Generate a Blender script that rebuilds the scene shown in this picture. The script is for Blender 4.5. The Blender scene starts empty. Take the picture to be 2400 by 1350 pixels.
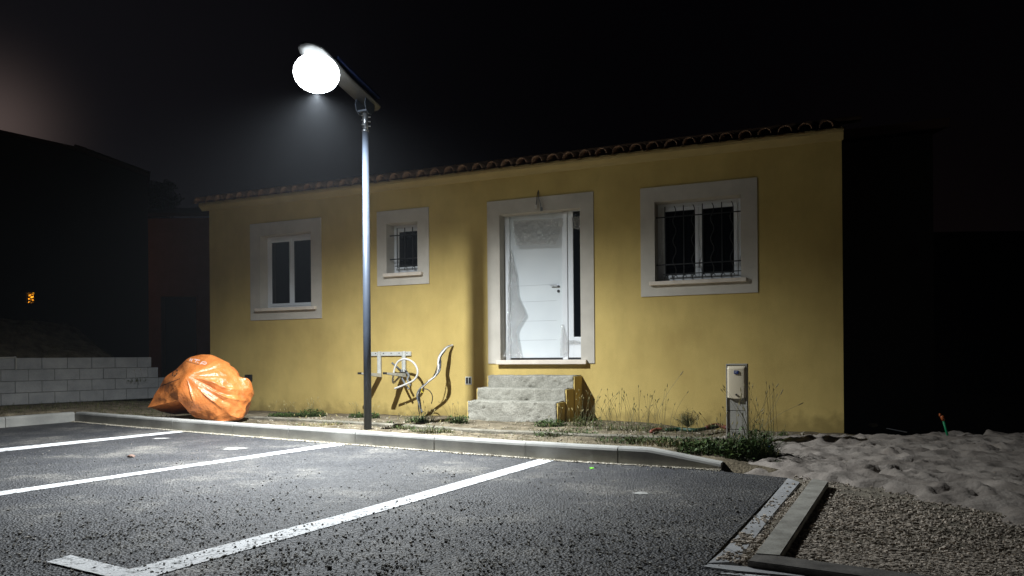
import bpy, bmesh, math, random
from mathutils import Vector, Matrix, noise
from mathutils.bvhtree import BVHTree
random.seed(7)
R = random.Random(11)
scene = bpy.context.scene
COL = scene.collection

# ------------------------------------------------------------------ camera model
F = 1710.0; CX = 1200.0; HY = 835.0; HC = 0.95; TILT = 0.008
def ray(px, py):
    u = (px-CX)/F; v = (HY-py)/F
    return (u+TILT*v, v-TILT*u)
def G(px, py, z=0.0):
    """point of the horizontal plane z seen at photo pixel"""
    u, v = ray(px, py); Y = (z-HC)/v
    return Vector((u*Y, Y, z))
def D(px, py, Y):
    u, v = ray(px, py)
    return Vector((u*Y, Y, HC+v*Y))
cam = bpy.data.cameras.new('camera'); cob = bpy.data.objects.new('camera', cam); COL.objects.link(cob)
cam.sensor_width = 36.0; cam.lens = 36.0*F/2400.0; cam.shift_y = (HY-675.0)/2400.0
cam.clip_end = 600; cam.clip_start = 0.05
c, s = math.cos(TILT), math.sin(TILT)
M = Matrix(((c, s, 0, 0), (0, 0, -1, 0), (-s, c, 0, HC), (0, 0, 0, 1)))
cob.matrix_world = M
scene.camera = cob

# ------------------------------------------------------------------ helpers
class MB:
    def __init__(s): s.v = []; s.f = []; s.cuts = []
    def add(s, vs, fs):
        n = len(s.v); s.cuts.append((n, len(s.f))); s.v += [tuple(p) for p in vs]; s.f += [tuple(n+i for i in f) for f in fs]; return s
    def quad(s, a, b, c, d): return s.add([a, b, c, d], [(0, 1, 2, 3)])
    def box(s, x0, x1, y0, y1, z0, z1, bev=0):
        b = min(bev, (x1-x0)/3, (y1-y0)/3, (z1-z0)/3)
        if b <= 0:
            return s.add([(x0,y0,z0),(x1,y0,z0),(x1,y1,z0),(x0,y1,z0),(x0,y0,z1),(x1,y0,z1),(x1,y1,z1),(x0,y1,z1)],
              [(0,3,2,1),(4,5,6,7),(0,1,5,4),(1,2,6,5),(2,3,7,6),(3,0,4,7)])
        bm = bmesh.new(); bmesh.ops.create_cube(bm, size=1)
        for v in bm.verts:
            v.co = Vector(((x0+x1)/2+v.co.x*(x1-x0), (y0+y1)/2+v.co.y*(y1-y0), (z0+z1)/2+v.co.z*(z1-z0)))
        bmesh.ops.bevel(bm, geom=bm.edges[:], offset=b, segments=2, affect='EDGES', profile=0.6)
        bm.verts.index_update()
        s.add([v.co.copy() for v in bm.verts], [[v.index for v in f.verts] for f in bm.faces]); bm.free(); return s
    def tube(s, pts, r, n=8, cap=True):
        pts = [Vector(p) for p in pts]; rs = r if isinstance(r, (list, tuple)) else [r]*len(pts)
        vs = []; fs = []; prev = None
        for i, p in enumerate(pts):
            t = (pts[min(i+1, len(pts)-1)]-pts[max(i-1, 0)]).normalized()
            if prev is None:
                a = Vector((0,0,1)) if abs(t.z) < .9 else Vector((1,0,0)); nrm = t.cross(a).normalized()
            else:
                nrm = (prev-t*prev.dot(t)).normalized()
            prev = nrm; b = t.cross(nrm)
            for k in range(n):
                an = 2*math.pi*k/n; vs.append(p+(nrm*math.cos(an)+b*math.sin(an))*rs[i])
        for i in range(len(pts)-1):
            for k in range(n):
                fs.append((i*n+k, i*n+(k+1)%n, (i+1)*n+(k+1)%n, (i+1)*n+k))
        if cap:
            fs.append(tuple(range(n))[::-1]); fs.append(tuple((len(pts)-1)*n+k for k in range(n)))
        return s.add(vs, fs)
    def each(s, name, m, parent, smooth=False):
        out = []; cu = s.cuts+[(len(s.v), len(s.f))]
        for (a, fa), (b, fb) in zip(cu[:-1], cu[1:]):
            q = MB(); q.v = s.v[a:b]; q.f = [tuple(i-a for i in f) for f in s.f[fa:fb]]; out.append(q.build(name, m, parent, smooth))
        return out
    def build(s, name, m, parent=None, smooth=False, off=None):
        me = bpy.data.meshes.new(name)
        v = s.v if off is None else [(p[0]-off[0], p[1]-off[1], p[2]-off[2]) for p in s.v]
        me.from_pydata(v, [], s.f); me.update()
        if m: me.materials.append(m)
        if smooth:
            me.polygons.foreach_set('use_smooth', [True]*len(me.polygons))
        o = bpy.data.objects.new(name, me); COL.objects.link(o)
        if parent: o.parent = parent
        elif off is not None: o.location = off
        return o
def spline(pts, n=6):
    pts = [Vector(p) for p in pts]; out = []
    for i in range(len(pts)-1):
        p0 = pts[max(i-1,0)]; p1 = pts[i]; p2 = pts[i+1]; p3 = pts[min(i+2, len(pts)-1)]
        for k in range(n):
            t = k/n
            out.append(.5*((2*p1)+(p2-p0)*t+(2*p0-5*p1+4*p2-p3)*t*t+(3*p1-p0-3*p2+p3)*t**3))
    out.append(pts[-1]); return out
def tag(o, label=None, cat=None, group=None, kind=None):
    if label: o['label'] = label
    if cat: o['category'] = cat
    if group: o['group'] = group
    if kind: o['kind'] = kind
    return o
def empty(name, loc, rz=0, label=None, cat=None, group=None):
    o = bpy.data.objects.new(name, None); COL.objects.link(o); o.location = loc; o.rotation_euler = (0,0,rz)
    o.empty_display_size = .1
    return tag(o, label, cat, group)
def copy_tree(o, parent=None):
    cpy = o.copy(); COL.objects.link(cpy); cpy.parent = parent
    for ch in [x for x in o.children]: copy_tree(ch, cpy)
    return cpy
def sstep(a, b, x):
    t = max(0, min(1, (x-a)/(b-a))); return t*t*(3-2*t)
def N(x, y, z=0): return noise.noise(Vector((x, y, z)))

# ------------------------------------------------------------------ materials
def newmat(name):
    m = bpy.data.materials.new(name); m.use_nodes = True; nt = m.node_tree
    b = nt.nodes['Principled BSDF']; return m, nt, b
def mat(name, c1, c2=None, scale=4, rough=.8, metal=0, bump=0, bscale=60, bdist=.004, speck=0, sscale=200, spec=.4, detail=5, lo=.35, hi=.65):
    m, nt, b = newmat(name); N_ = nt.nodes; L = nt.links
    b.inputs['Roughness'].default_value = rough; b.inputs['Metallic'].default_value = metal
    b.inputs['Specular IOR Level'].default_value = spec
    tc = N_.new('ShaderNodeTexCoord'); col = None
    if c2 is not None:
        n = N_.new('ShaderNodeTexNoise'); n.inputs['Scale'].default_value = scale; n.inputs['Detail'].default_value = detail
        n.inputs['Roughness'].default_value = .6
        L.new(tc.outputs['Object'], n.inputs['Vector'])
        r = N_.new('ShaderNodeValToRGB'); r.color_ramp.elements[0].color = (*c1, 1); r.color_ramp.elements[1].color = (*c2, 1)
        r.color_ramp.elements[0].position = lo; r.color_ramp.elements[1].position = hi
        L.new(n.outputs['Fac'], r.inputs['Fac']); col = r.outputs['Color']
    else:
        b.inputs['Base Color'].default_value = (*c1, 1)
    if speck:
        n = N_.new('ShaderNodeTexNoise'); n.inputs['Scale'].default_value = sscale; n.inputs['Detail'].default_value = 2
        L.new(tc.outputs['Object'], n.inputs['Vector'])
        mr = N_.new('ShaderNodeMapRange'); mr.inputs['From Min'].default_value = .3; mr.inputs['From Max'].default_value = .7
        mr.inputs['To Min'].default_value = 1-speck; mr.inputs['To Max'].default_value = 1+speck
        L.new(n.outputs['Fac'], mr.inputs['Value'])
        mx = N_.new('ShaderNodeVectorMath'); mx.operation = 'SCALE'
        if col: L.new(col, mx.inputs[0])
        else: mx.inputs[0].default_value = c1
        L.new(mr.outputs['Result'], mx.inputs['Scale']); col = mx.outputs[0]
    if col: L.new(col, b.inputs['Base Color'])
    if bump:
        n = N_.new('ShaderNodeTexNoise'); n.inputs['Scale'].default_value = bscale; n.inputs['Detail'].default_value = 4
        L.new(tc.outputs['Object'], n.inputs['Vector'])
        bp = N_.new('ShaderNodeBump'); bp.inputs['Strength'].default_value = bump; bp.inputs['Distance'].default_value = bdist
        L.new(n.outputs['Fac'], bp.inputs['Height']); L.new(bp.outputs['Normal'], b.inputs['Normal'])
    return m
def emis(name, colr, st):
    m, nt, b = newmat(name); b.inputs['Base Color'].default_value = (.8,.8,.8,1)
    b.inputs['Emission Color'].default_value = (*colr, 1); b.inputs['Emission Strength'].default_value = st; return m

def asphalt_mat():
    m, nt, b = newmat('asphalt'); N_ = nt.nodes; L = nt.links
    tc = N_.new('ShaderNodeTexCoord')
    def nz(sc, det=4, ro=.6):
        n = N_.new('ShaderNodeTexNoise'); n.inputs['Scale'].default_value = sc; n.inputs['Detail'].default_value = det
        n.inputs['Roughness'].default_value = ro; L.new(tc.outputs['Object'], n.inputs['Vector']); return n.outputs['Fac']
    big = nz(1.1, 9, .72); r = N_.new('ShaderNodeValToRGB'); e = r.color_ramp.elements
    e[0].position = .38; e[0].color = (.034,.034,.038,1); e[1].position = .66; e[1].color = (.155,.145,.13,1)
    k = e.new(.52); k.color = (.056,.055,.056,1)
    L.new(big, r.inputs['Fac'])
    vo = N_.new('ShaderNodeTexVoronoi'); vo.inputs['Scale'].default_value = 72; L.new(tc.outputs['Object'], vo.inputs['Vector'])
    mr = N_.new('ShaderNodeMapRange'); mr.inputs['To Min'].default_value = .35; mr.inputs['To Max'].default_value = 1.9
    sp = N_.new('ShaderNodeSeparateColor'); L.new(vo.outputs['Color'], sp.inputs[0]); L.new(sp.outputs[0], mr.inputs['Value'])
    f = nz(45, 3); mr2 = N_.new('ShaderNodeMapRange'); mr2.inputs['From Min'].default_value = .3; mr2.inputs['From Max'].default_value = .7
    mr2.inputs['To Min'].default_value = .7; mr2.inputs['To Max'].default_value = 1.3; L.new(f, mr2.inputs['Value'])
    mu = N_.new('ShaderNodeMath'); mu.operation = 'MULTIPLY'; L.new(mr.outputs[0], mu.inputs[0]); L.new(mr2.outputs[0], mu.inputs[1])
    sc = N_.new('ShaderNodeVectorMath'); sc.operation = 'SCALE'; L.new(r.outputs['Color'], sc.inputs[0]); L.new(mu.outputs[0], sc.inputs['Scale'])
    L.new(sc.outputs[0], b.inputs['Base Color']); b.inputs['Roughness'].default_value = .62
    ad = N_.new('ShaderNodeMath'); ad.operation = 'ADD'; L.new(vo.outputs['Distance'], ad.inputs[0]); L.new(f, ad.inputs[1])
    bp = N_.new('ShaderNodeBump'); bp.inputs['Strength'].default_value = 1; bp.inputs['Distance'].default_value = .011
    L.new(ad.outputs[0], bp.inputs['Height']); L.new(bp.outputs['Normal'], b.inputs['Normal'])
    return m

M_ASPH = asphalt_mat()
def line_mat():
    m, nt, b = newmat('white_road_paint'); N_ = nt.nodes; L = nt.links
    tc = N_.new('ShaderNodeTexCoord'); n = N_.new('ShaderNodeTexNoise'); n.inputs['Scale'].default_value = 22; n.inputs['Detail'].default_value = 8; n.inputs['Roughness'].default_value = .75
    L.new(tc.outputs['Object'], n.inputs['Vector']); r = N_.new('ShaderNodeValToRGB'); e = r.color_ramp.elements
    e[0].position = .39; e[0].color = (.13,.13,.13,1); e[1].position = .49; e[1].color = (.74,.74,.74,1)
    L.new(n.outputs['Fac'], r.inputs['Fac']); L.new(r.outputs['Color'], b.inputs['Base Color']); b.inputs['Roughness'].default_value = .7
    bp = N_.new('ShaderNodeBump'); bp.inputs['Strength'].default_value = .5; bp.inputs['Distance'].default_value = .004
    v = N_.new('ShaderNodeTexVoronoi'); v.inputs['Scale'].default_value = 85; L.new(tc.outputs['Object'], v.inputs['Vector'])
    L.new(v.outputs['Distance'], bp.inputs['Height']); L.new(bp.outputs['Normal'], b.inputs['Normal']); return m
M_LINE = line_mat()
M_STUCCO = mat('yellow_render', (.49,.355,.12), (.64,.48,.17), scale=1.1, rough=.93, bump=.8, bscale=110, bdist=.006, speck=.11, sscale=120, spec=.15, detail=8, lo=.3, hi=.7)
def weather(m):
    nt = m.node_tree; N_ = nt.nodes; L = nt.links; b = N_['Principled BSDF']; src = b.inputs['Base Color'].links[0].from_socket
    tc = N_.new('ShaderNodeTexCoord'); mp = N_.new('ShaderNodeMapping'); mp.inputs['Scale'].default_value = (2.2, 2.2, .8); L.new(tc.outputs['Object'], mp.inputs['Vector'])
    n = N_.new('ShaderNodeTexNoise'); n.inputs['Scale'].default_value = 1.5; n.inputs['Detail'].default_value = 7; n.inputs['Roughness'].default_value = .65; L.new(mp.outputs[0], n.inputs['Vector'])
    r1 = N_.new('ShaderNodeMapRange'); r1.inputs['From Min'].default_value = .42; r1.inputs['From Max'].default_value = .75; r1.inputs['To Min'].default_value = 1; r1.inputs['To Max'].default_value = .86; L.new(n.outputs['Fac'], r1.inputs['Value'])
    sx = N_.new('ShaderNodeSeparateXYZ'); L.new(tc.outputs['Object'], sx.inputs[0])
    n2 = N_.new('ShaderNodeTexNoise'); n2.inputs['Scale'].default_value = 7; n2.inputs['Detail'].default_value = 8; L.new(tc.outputs['Object'], n2.inputs['Vector'])
    a = N_.new('ShaderNodeMath'); a.operation = 'MULTIPLY_ADD'; a.inputs[1].default_value = -.55; L.new(n2.outputs['Fac'], a.inputs[0]); L.new(sx.outputs['Z'], a.inputs[2])
    r2 = N_.new('ShaderNodeMapRange'); r2.inputs['From Min'].default_value = -.28; r2.inputs['From Max'].default_value = -.08; r2.inputs['To Min'].default_value = .62; r2.inputs['To Max'].default_value = 1; L.new(a.outputs[0], r2.inputs['Value'])
    mu = N_.new('ShaderNodeMath'); mu.operation = 'MULTIPLY'; L.new(r1.outputs[0], mu.inputs[0]); L.new(r2.outputs[0], mu.inputs[1])
    v = N_.new('ShaderNodeVectorMath'); v.operation = 'SCALE'; L.new(src, v.inputs[0]); L.new(mu.outputs[0], v.inputs['Scale']); L.new(v.outputs[0], b.inputs['Base Color'])
weather(M_STUCCO)
M_CORN = mat('cornice_render', (.42,.325,.14), (.48,.37,.165), scale=2, rough=.9, bump=.3, bscale=120, spec=.15)
M_TRIM = mat('pale_trim_render', (.47,.435,.375), (.56,.52,.45), scale=2.5, rough=.9, bump=.35, bscale=200, bdist=.003, speck=.05, spec=.2)
M_SILL = mat('cast_stone', (.62,.54,.45), (.72,.64,.54), scale=5, rough=.75, bump=.2, bscale=150, spec=.3)
M_PVC = mat('white_plastic', (.70,.72,.74), (.75,.77,.79), scale=3, rough=.35, spec=.5)
M_DOOR = mat('white_door_paint', (.62,.66,.68), (.67,.71,.72), scale=2, rough=.42, spec=.4, speck=.02, sscale=150)
M_GLASS = mat('dark_glass', (.004,.005,.007), rough=.06, spec=.5)
M_SEAL = mat('black_rubber', (.015,.015,.017), rough=.6)
M_IRON = mat('black_iron', (.012,.012,.012), rough=.5, bump=.3, bscale=200)
M_TILE = mat('clay_tile', (.19,.11,.07), (.31,.20,.13), scale=6, rough=.9, bump=.4, bscale=90, speck=.12, sscale=60)
M_LEDGE = mat('weathered_concrete', (.10,.092,.072), (.21,.19,.15), scale=7, rough=.95, bump=.8, bscale=50, bdist=.01, speck=.25, sscale=80, spec=.15)
M_CONC = mat('grey_concrete', (.21,.20,.165), (.31,.295,.25), scale=5, rough=.92, bump=.8, bscale=45, bdist=.012, speck=.2, sscale=60, spec=.2, detail=9, lo=.35, hi=.65)
M_KERB = mat('kerb_concrete', (.30,.295,.275), (.43,.42,.385), scale=3, rough=.9, bump=.35, bscale=160, bdist=.003, speck=.10, sscale=300, spec=.3, detail=7)
M_FLUSH = mat('pale_concrete', (.32,.32,.32), (.50,.50,.50), scale=3.5, rough=.9, bump=.5, bscale=90, speck=.12, spec=.3)
M_BLOCK = mat('concrete_block', (.26,.265,.27), (.37,.37,.37), scale=2.5, rough=.95, bump=.7, bscale=110, bdist=.006, speck=.15, sscale=150, spec=.2)
M_MORT = mat('mortar', (.13,.13,.125), (.2,.2,.19), scale=10, rough=.95)
M_SOIL = mat('soil', (.075,.06,.04), (.23,.19,.13), scale=5, rough=.97, bump=.9, bscale=45, bdist=.02, speck=.3, sscale=90, spec=.1, detail=8)
M_SAND = mat('pale_sand', (.21,.18,.155), (.37,.325,.285), scale=3, rough=.97, bump=.6, bscale=38, bdist=.012, speck=.14, sscale=220, spec=.1, detail=8)
M_GRAVBED = mat('gravel_bed', (.17,.15,.12), (.32,.28,.22), scale=8, rough=.97, bump=.9, bscale=60, bdist=.015, speck=.4, sscale=110, spec=.1)
def stone_mat(name, a, b_):
    m, nt, b = newmat(name); N_ = nt.nodes; L = nt.links
    g = N_.new('ShaderNodeNewGeometry'); r = N_.new('ShaderNodeValToRGB'); e = r.color_ramp.elements
    e[0].color = (*a,1); e[1].color = (*b_,1); L.new(g.outputs['Random Per Island'], r.inputs['Fac']); L.new(r.outputs['Color'], b.inputs['Base Color'])
    b.inputs['Roughness'].default_value = .85; b.inputs['Specular IOR Level'].default_value = .25; return m
M_STONE = stone_mat('dark_chippings', (.065,.063,.06), (.46,.43,.38))
M_GRAVEL = stone_mat('gravel', (.11,.092,.072), (.74,.64,.53))
M_GRIT = stone_mat('pale_grit', (.22,.19,.14), (.5,.45,.36))
M_POLE = mat('grey_painted_steel', (.040,.050,.068), (.05,.06,.078), scale=5, rough=.38, spec=.5, metal=.3)
M_STEEL = mat('galvanised_steel', (.45,.47,.5), rough=.3, metal=.9)
M_HOUSING = mat('lamp_housing', (.018,.018,.019), (.028,.028,.028), scale=6, rough=.45)
M_SOLAR = mat('solar_cells', (.01,.015,.04), rough=.15)
def tarp_mat():
    m, nt, b = newmat('orange_tarpaulin'); N_ = nt.nodes; L = nt.links
    tc = N_.new('ShaderNodeTexCoord')
    n = N_.new('ShaderNodeTexNoise'); n.inputs['Scale'].default_value = 4; n.inputs['Detail'].default_value = 8; L.new(tc.outputs['Object'], n.inputs['Vector'])
    r = N_.new('ShaderNodeValToRGB'); e = r.color_ramp.elements; e[0].position = .35; e[1].position = .7
    e[0].color = (.43,.12,.022,1); e[1].color = (.64,.215,.055,1); L.new(n.outputs['Fac'], r.inputs['Fac']); L.new(r.outputs['Color'], b.inputs['Base Color'])
    b.inputs['Roughness'].default_value = .40; b.inputs['Specular IOR Level'].default_value = .7
    v = N_.new('ShaderNodeTexVoronoi'); v.feature = 'DISTANCE_TO_EDGE'; v.inputs['Scale'].default_value = 9
    n3 = N_.new('ShaderNodeTexNoise'); n3.inputs['Scale'].default_value = 5; n3.inputs['Detail'].default_value = 6; L.new(tc.outputs['Object'], n3.inputs['Vector'])
    mx = N_.new('ShaderNodeMixRGB'); mx.inputs[0].default_value = .25; L.new(tc.outputs['Object'], mx.inputs[1]); L.new(n3.outputs['Color'], mx.inputs[2])
    L.new(mx.outputs[0], v.inputs['Vector'])
    n2 = N_.new('ShaderNodeTexNoise'); n2.inputs['Scale'].default_value = 22; n2.inputs['Detail'].default_value = 6; n2.inputs['Distortion'].default_value = 1.2
    L.new(tc.outputs['Object'], n2.inputs['Vector'])
    a = N_.new('ShaderNodeMath'); a.operation = 'MULTIPLY_ADD'; a.inputs[1].default_value = .8; L.new(v.outputs['Distance'], a.inputs[0]); L.new(n2.outputs['Fac'], a.inputs[2])
    bp = N_.new('ShaderNodeBump'); bp.inputs['Strength'].default_value = .45; bp.inputs['Distance'].default_value = .015
    L.new(a.outputs[0], bp.inputs['Height']); L.new(bp.outputs['Normal'], b.inputs['Normal']); return m
M_TARP = tarp_mat()
M_INKW = mat('white_print', (.60,.45,.42), rough=.5)
M_INKB = mat('black_print', (.03,.02,.015), rough=.6)
M_CABW = mat('white_cable', (.62,.60,.56), rough=.45)
M_CABG = mat('grey_cable', (.16,.17,.18), rough=.45)
M_CABB = mat('black_cable', (.02,.02,.022), rough=.45)
M_CABY = mat('yellow_cable', (.55,.42,.03), rough=.45)
M_BRK = mat('white_enamel', (.50,.50,.46), (.58,.58,.54), scale=10, rough=.45)
M_BOXG = mat('grey_polyester', (.30,.285,.25), (.35,.335,.295), scale=8, rough=.6, bump=.1)
M_BOXD = mat('dark_polyester', (.085,.082,.078), rough=.6)
M_BOXC = mat('cream_plastic', (.58,.50,.36), (.63,.55,.41), scale=5, rough=.45)
M_BLUE = mat('blue_label', (.02,.04,.16), rough=.4)
M_WHITE = mat('white_ink', (.7,.7,.7), rough=.5)
def leafmat(name, a, b_): 
    m = stone_mat(name, a, b_); m.node_tree.nodes['Principled BSDF'].inputs['Roughness'].default_value = .6; return m
M_GREEN = leafmat('green_leaf', (.018,.040,.008), (.065,.10,.022))
M_DRY = leafmat('dry_straw', (.13,.10,.04), (.34,.29,.13))
M_OLIVE = leafmat('olive_leaf', (.035,.045,.012), (.12,.125,.045))
M_BARK = mat('bark', (.08,.055,.035), rough=.95)
M_STEM = leafmat('dull_stem', (.07,.065,.03), (.13,.12,.05))
M_TREE = leafmat('dark_foliage', (.03,.045,.015), (.08,.10,.03))
M_DARKW = mat('unlit_render', (.06,.055,.05), rough=.95)  # shade put into the colour, so unlit walls stay near black
M_OCHRE = mat('ochre_render', (.36,.17,.06), (.42,.20,.08), scale=2, rough=.95)
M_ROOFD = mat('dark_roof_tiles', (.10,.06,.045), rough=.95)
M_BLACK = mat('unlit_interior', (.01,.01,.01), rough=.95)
M_HOSEG = mat('green_duct', (.012,.05,.028), rough=.5)
M_HOSER = mat('red_duct', (.10,.025,.015), rough=.5)
M_STAKEG = mat('green_stake_paint', (.01,.28,.11), rough=.5)
M_ORG = mat('orange_plastic', (.55,.14,.04), rough=.4)
M_BLUEP = mat('blue_plastic', (.02,.08,.35), rough=.35)
M_YG = mat('fluorescent_paint', (.25,.85,.05), rough=.7)

def film_mat():
    m = bpy.data.materials.new('clear_film'); m.use_nodes = True; nt = m.node_tree; nt.nodes.clear()
    o = nt.nodes.new('ShaderNodeOutputMaterial'); t = nt.nodes.new('ShaderNodeBsdfTransparent'); t.inputs[0].default_value = (.93,.93,.93,1)
    g = nt.nodes.new('ShaderNodeBsdfGlossy'); g.inputs['Roughness'].default_value = .18; g.inputs[0].default_value = (1,1,1,1)
    d = nt.nodes.new('ShaderNodeBsdfDiffuse'); d.inputs[0].default_value = (.75,.76,.74,1)
    a = nt.nodes.new('ShaderNodeMixShader'); a.inputs[0].default_value = .10
    b = nt.nodes.new('ShaderNodeMixShader'); b.inputs[0].default_value = .34
    tc = nt.nodes.new('ShaderNodeTexCoord'); n = nt.nodes.new('ShaderNodeTexNoise'); n.inputs['Scale'].default_value = 14; n.inputs['Detail'].default_value = 5; n.inputs['Distortion'].default_value = 2.5
    nt.links.new(tc.outputs['Object'], n.inputs['Vector'])
    bp = nt.nodes.new('ShaderNodeBump'); bp.inputs['Strength'].default_value = 1; bp.inputs['Distance'].default_value = .06
    nt.links.new(n.outputs['Fac'], bp.inputs['Height']); nt.links.new(bp.outputs[0], g.inputs['Normal'])
    nt.links.new(t.outputs[0], a.inputs[1]); nt.links.new(d.outputs[0], a.inputs[2])
    nt.links.new(a.outputs[0], b.inputs[1]); nt.links.new(g.outputs[0], b.inputs[2]); nt.links.new(b.outputs[0], o.inputs[0]); return m
M_FILM = film_mat()

# ------------------------------------------------------------------ layout lines
KERB_PX = [(176,988),(431,1010.6),(815,1041),(1269,1076),(1690,1102)]
KB = [G(x, y) for x, y in KERB_PX]
LK = G(0, 1003); ldir = (LK-KB[0]).normalized(); LEND = KB[0]+ldir*16
YR = 9.40; YL = 13.57
HL = Vector(((493-1200)/126.0, YL, 0)); HR = Vector(((1977-1200)/182.0, YR, 0))
hd = (HR-HL).normalized(); HLEN = (HR-HL).length; hn = Vector((-hd.y, hd.x, 0))   # hn: inward
HROT = math.atan2(hd.y, hd.x); BASEZ = -0.04
def WL(px, py, yin=0.0):
    """house-local (a, yin, z) of the facade plane (moved in by yin) at photo pixel"""
    u, v = ray(px, py)
    # point t*(u,1) on plane: ((t*u,t)-HL).hn = yin
    t = (HL.dot(hn)+yin)/(u*hn.x+hn.y)
    p = Vector((u*t, t, 0)); return Vector(((p-HL).dot(hd), yin, HC+v*t))
def house_world(a, y, z): 
    p = HL+hd*a+hn*y; return Vector((p.x, p.y, z))
def seg_side(P, A, B):   # signed distance, positive = left of A->B
    d = (B-A); return (d.x*(P.y-A.y)-d.y*(P.x-A.x))/math.hypot(d.x, d.y)
def dk(x, y):            # distance behind the kerb front (positive behind)
    P = Vector((x, y, 0)); best = None
    for i in range(4):
        A, B = KB[i], KB[i+1]; d = B-A; t = ((x-A.x)*d.x+(y-A.y)*d.y)/(d.x**2+d.y**2)
        tt = t if (0 <= t <= 1 or (i == 0 and t < 0) or (i == 3 and t > 1)) else max(0, min(1, t))
        q = A+d*tt; dist = math.hypot(x-q.x, y-q.y)
        if best is None or dist < best[0]: best = (dist, seg_side(P, A, B))
    return best[0] if best[1] > 0 else -best[0]
def dl(x, y): return -seg_side(Vector((x, y, 0)), KB[0], LEND) # positive outside (left of) the left kerb
FL0 = G(1846.7, 1120); FL1 = G(1650, 1325)
def df(x, y): return seg_side(Vector((x, y, 0)), FL0, FL1)     # positive right of the flush kerb
STRIP_Y0 = FL1
BW0 = D(-70, 844, 11.85); BW1 = D(355, 842, 14.15)
for p in (BW0, BW1): p.z = 0
bwd = (BW1-BW0).normalized(); bwn = Vector((-bwd.y, bwd.x, 0))
def ground_h(x, y):
    k = dk(x, y); l = dl(x, y)
    inside = k < .08 and l < .08
    if inside:
        if x > KB[4].x and df(x, y) > 0.06: 
            z = -.02
            if y > 8.7: z -= sstep(8.7, 10.2, y)*1.1
            return z
        return -.04
    z = .05 + .018*N(x*2.1, y*2.1) + .012*N(x*7, y*7)
    hdist = -((Vector((x,y,0))-HL).dot(hn))        # metres in front of facade
    z -= .05*sstep(1.2, .0, hdist)
    z += .05*math.exp(-((x+1.73)**2+(y-8.74)**2)/.06)
    # left side: rises to the block wall and the bank behind it
    t = sstep(-5.2, -7.2, x); z += .13*t
    bw = (Vector((x,y,0))-BW0).dot(bwn)
    al = (Vector((x,y,0))-BW0).dot(bwd)
    if x < -3: 
        fade = 1-sstep(2.3, 4.2, al)
        z += min(1.25, max(0, bw-.12)*.5)*min(1, fade)
        if bw > .12: z += fade*(.35+.12*N(x*1.3, y*1.3, 3)+.06*N(x*4,y*4))*sstep(.12,.5,bw)
    if x > 4.35: z -= sstep(8.7, 10.2, y)*1.1
    if x > 1.7: z -= .07*sstep(1.7, 2.6, x)
    if hdist < -.1 and x > -6: z = -.2 - (1.0 if x > 4.3 else 0)
    return z
# ------------------------------------------------------------------ ground sheets
def frange(a, b, s_):
    n = int(round((b-a)/s_)); return [a+(b-a)*i/n for i in range(n+1)]
xs = [-160,-120,-80,-50,-30,-20,-15,-12.5]+frange(-11, 8, .1)+[8.5,9.5,11,14,20,30,50,80,120,160]
ys = [-100,-40,-15,-6,-2,0,1]+frange(2, 15, .1)+[15.5,16.2,17,18,20,23,27,32,40,55,80,120,200]
g = MB(); nx = len(xs)
for y in ys:
    for x in xs: g.v.append((x, y, ground_h(x, y)))
for j in range(len(ys)-1):
    for i in range(nx-1): g.f.append((j*nx+i, j*nx+i+1, (j+1)*nx+i+1, (j+1)*nx+i))
tag(g.build('ground', M_SOIL, smooth=True), kind='structure')

def poly_sheet(name, pts, z, m):
    bm = bmesh.new(); vs = [bm.verts.new((p.x, p.y, z)) for p in pts]; bm.faces.new(vs)
    bmesh.ops.triangulate(bm, faces=bm.faces[:]); bmesh.ops.recalc_face_normals(bm, faces=bm.faces[:])
    me = bpy.data.meshes.new(name); bm.to_mesh(me); bm.free()
    if me.polygons[0].normal.z < 0: me.flip_normals()
    me.materials.append(m); o = bpy.data.objects.new(name, me); COL.objects.link(o); return o
SR = G(2300, 1372)
sdir = (G(1900,1346.7)-FL1).normalized(); SR = FL1+sdir*9
ASPH = [LEND]+[KB[0]]+KB[1:]+[G(1700,1106), FL0, FL1, SR, Vector((SR.x,-8,0)), Vector((LEND.x,-8,0))]
tag(poly_sheet('parking_lot', ASPH, 0, M_ASPH), kind='structure')

def quadsheet(mb, pts, z, n=1):
    mb.add([(p.x, p.y, z) for p in pts], [tuple(range(len(pts)))])
def strip_px(pts, z, name, m):
    mb = MB(); quadsheet(mb, [G(x, y) for x, y in pts], z)
    o = mb.build(name, m)
    if o.data.polygons[0].normal.z < 0: o.data.flip_normals()
    return tag(o, kind='structure')
strip_px([(-300,1082),(-300,1091),(0,1059.6),(437,1012.6),(412,1010.8),(0,1051.8)], .004, 'road_marking', M_LINE)
strip_px([(-300,1196.5),(-300,1207),(0,1162.5),(400,1102),(814,1042.3),(772,1041),(400,1096),(0,1153)], .004, 'road_marking', M_LINE)
strip_px([(235,1355),(379,1346.5),(800,1227.5),(1025,1161.5),(1303,1079),(1265,1076.2),(1025,1144),(800,1207),(312,1333.5)][1:]+[(300,1336.5),(290,1345),(325,1362)], .004, 'road_marking', M_LINE)
strip_px([(109,1320),(165,1304),(425,1367),(369,1383)], .0075, 'road_marking', M_LINE)
strip_px([(1680,1345),(1720,1345),(2100,1378),(2060,1384)], .004, 'road_marking', M_LINE)
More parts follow.
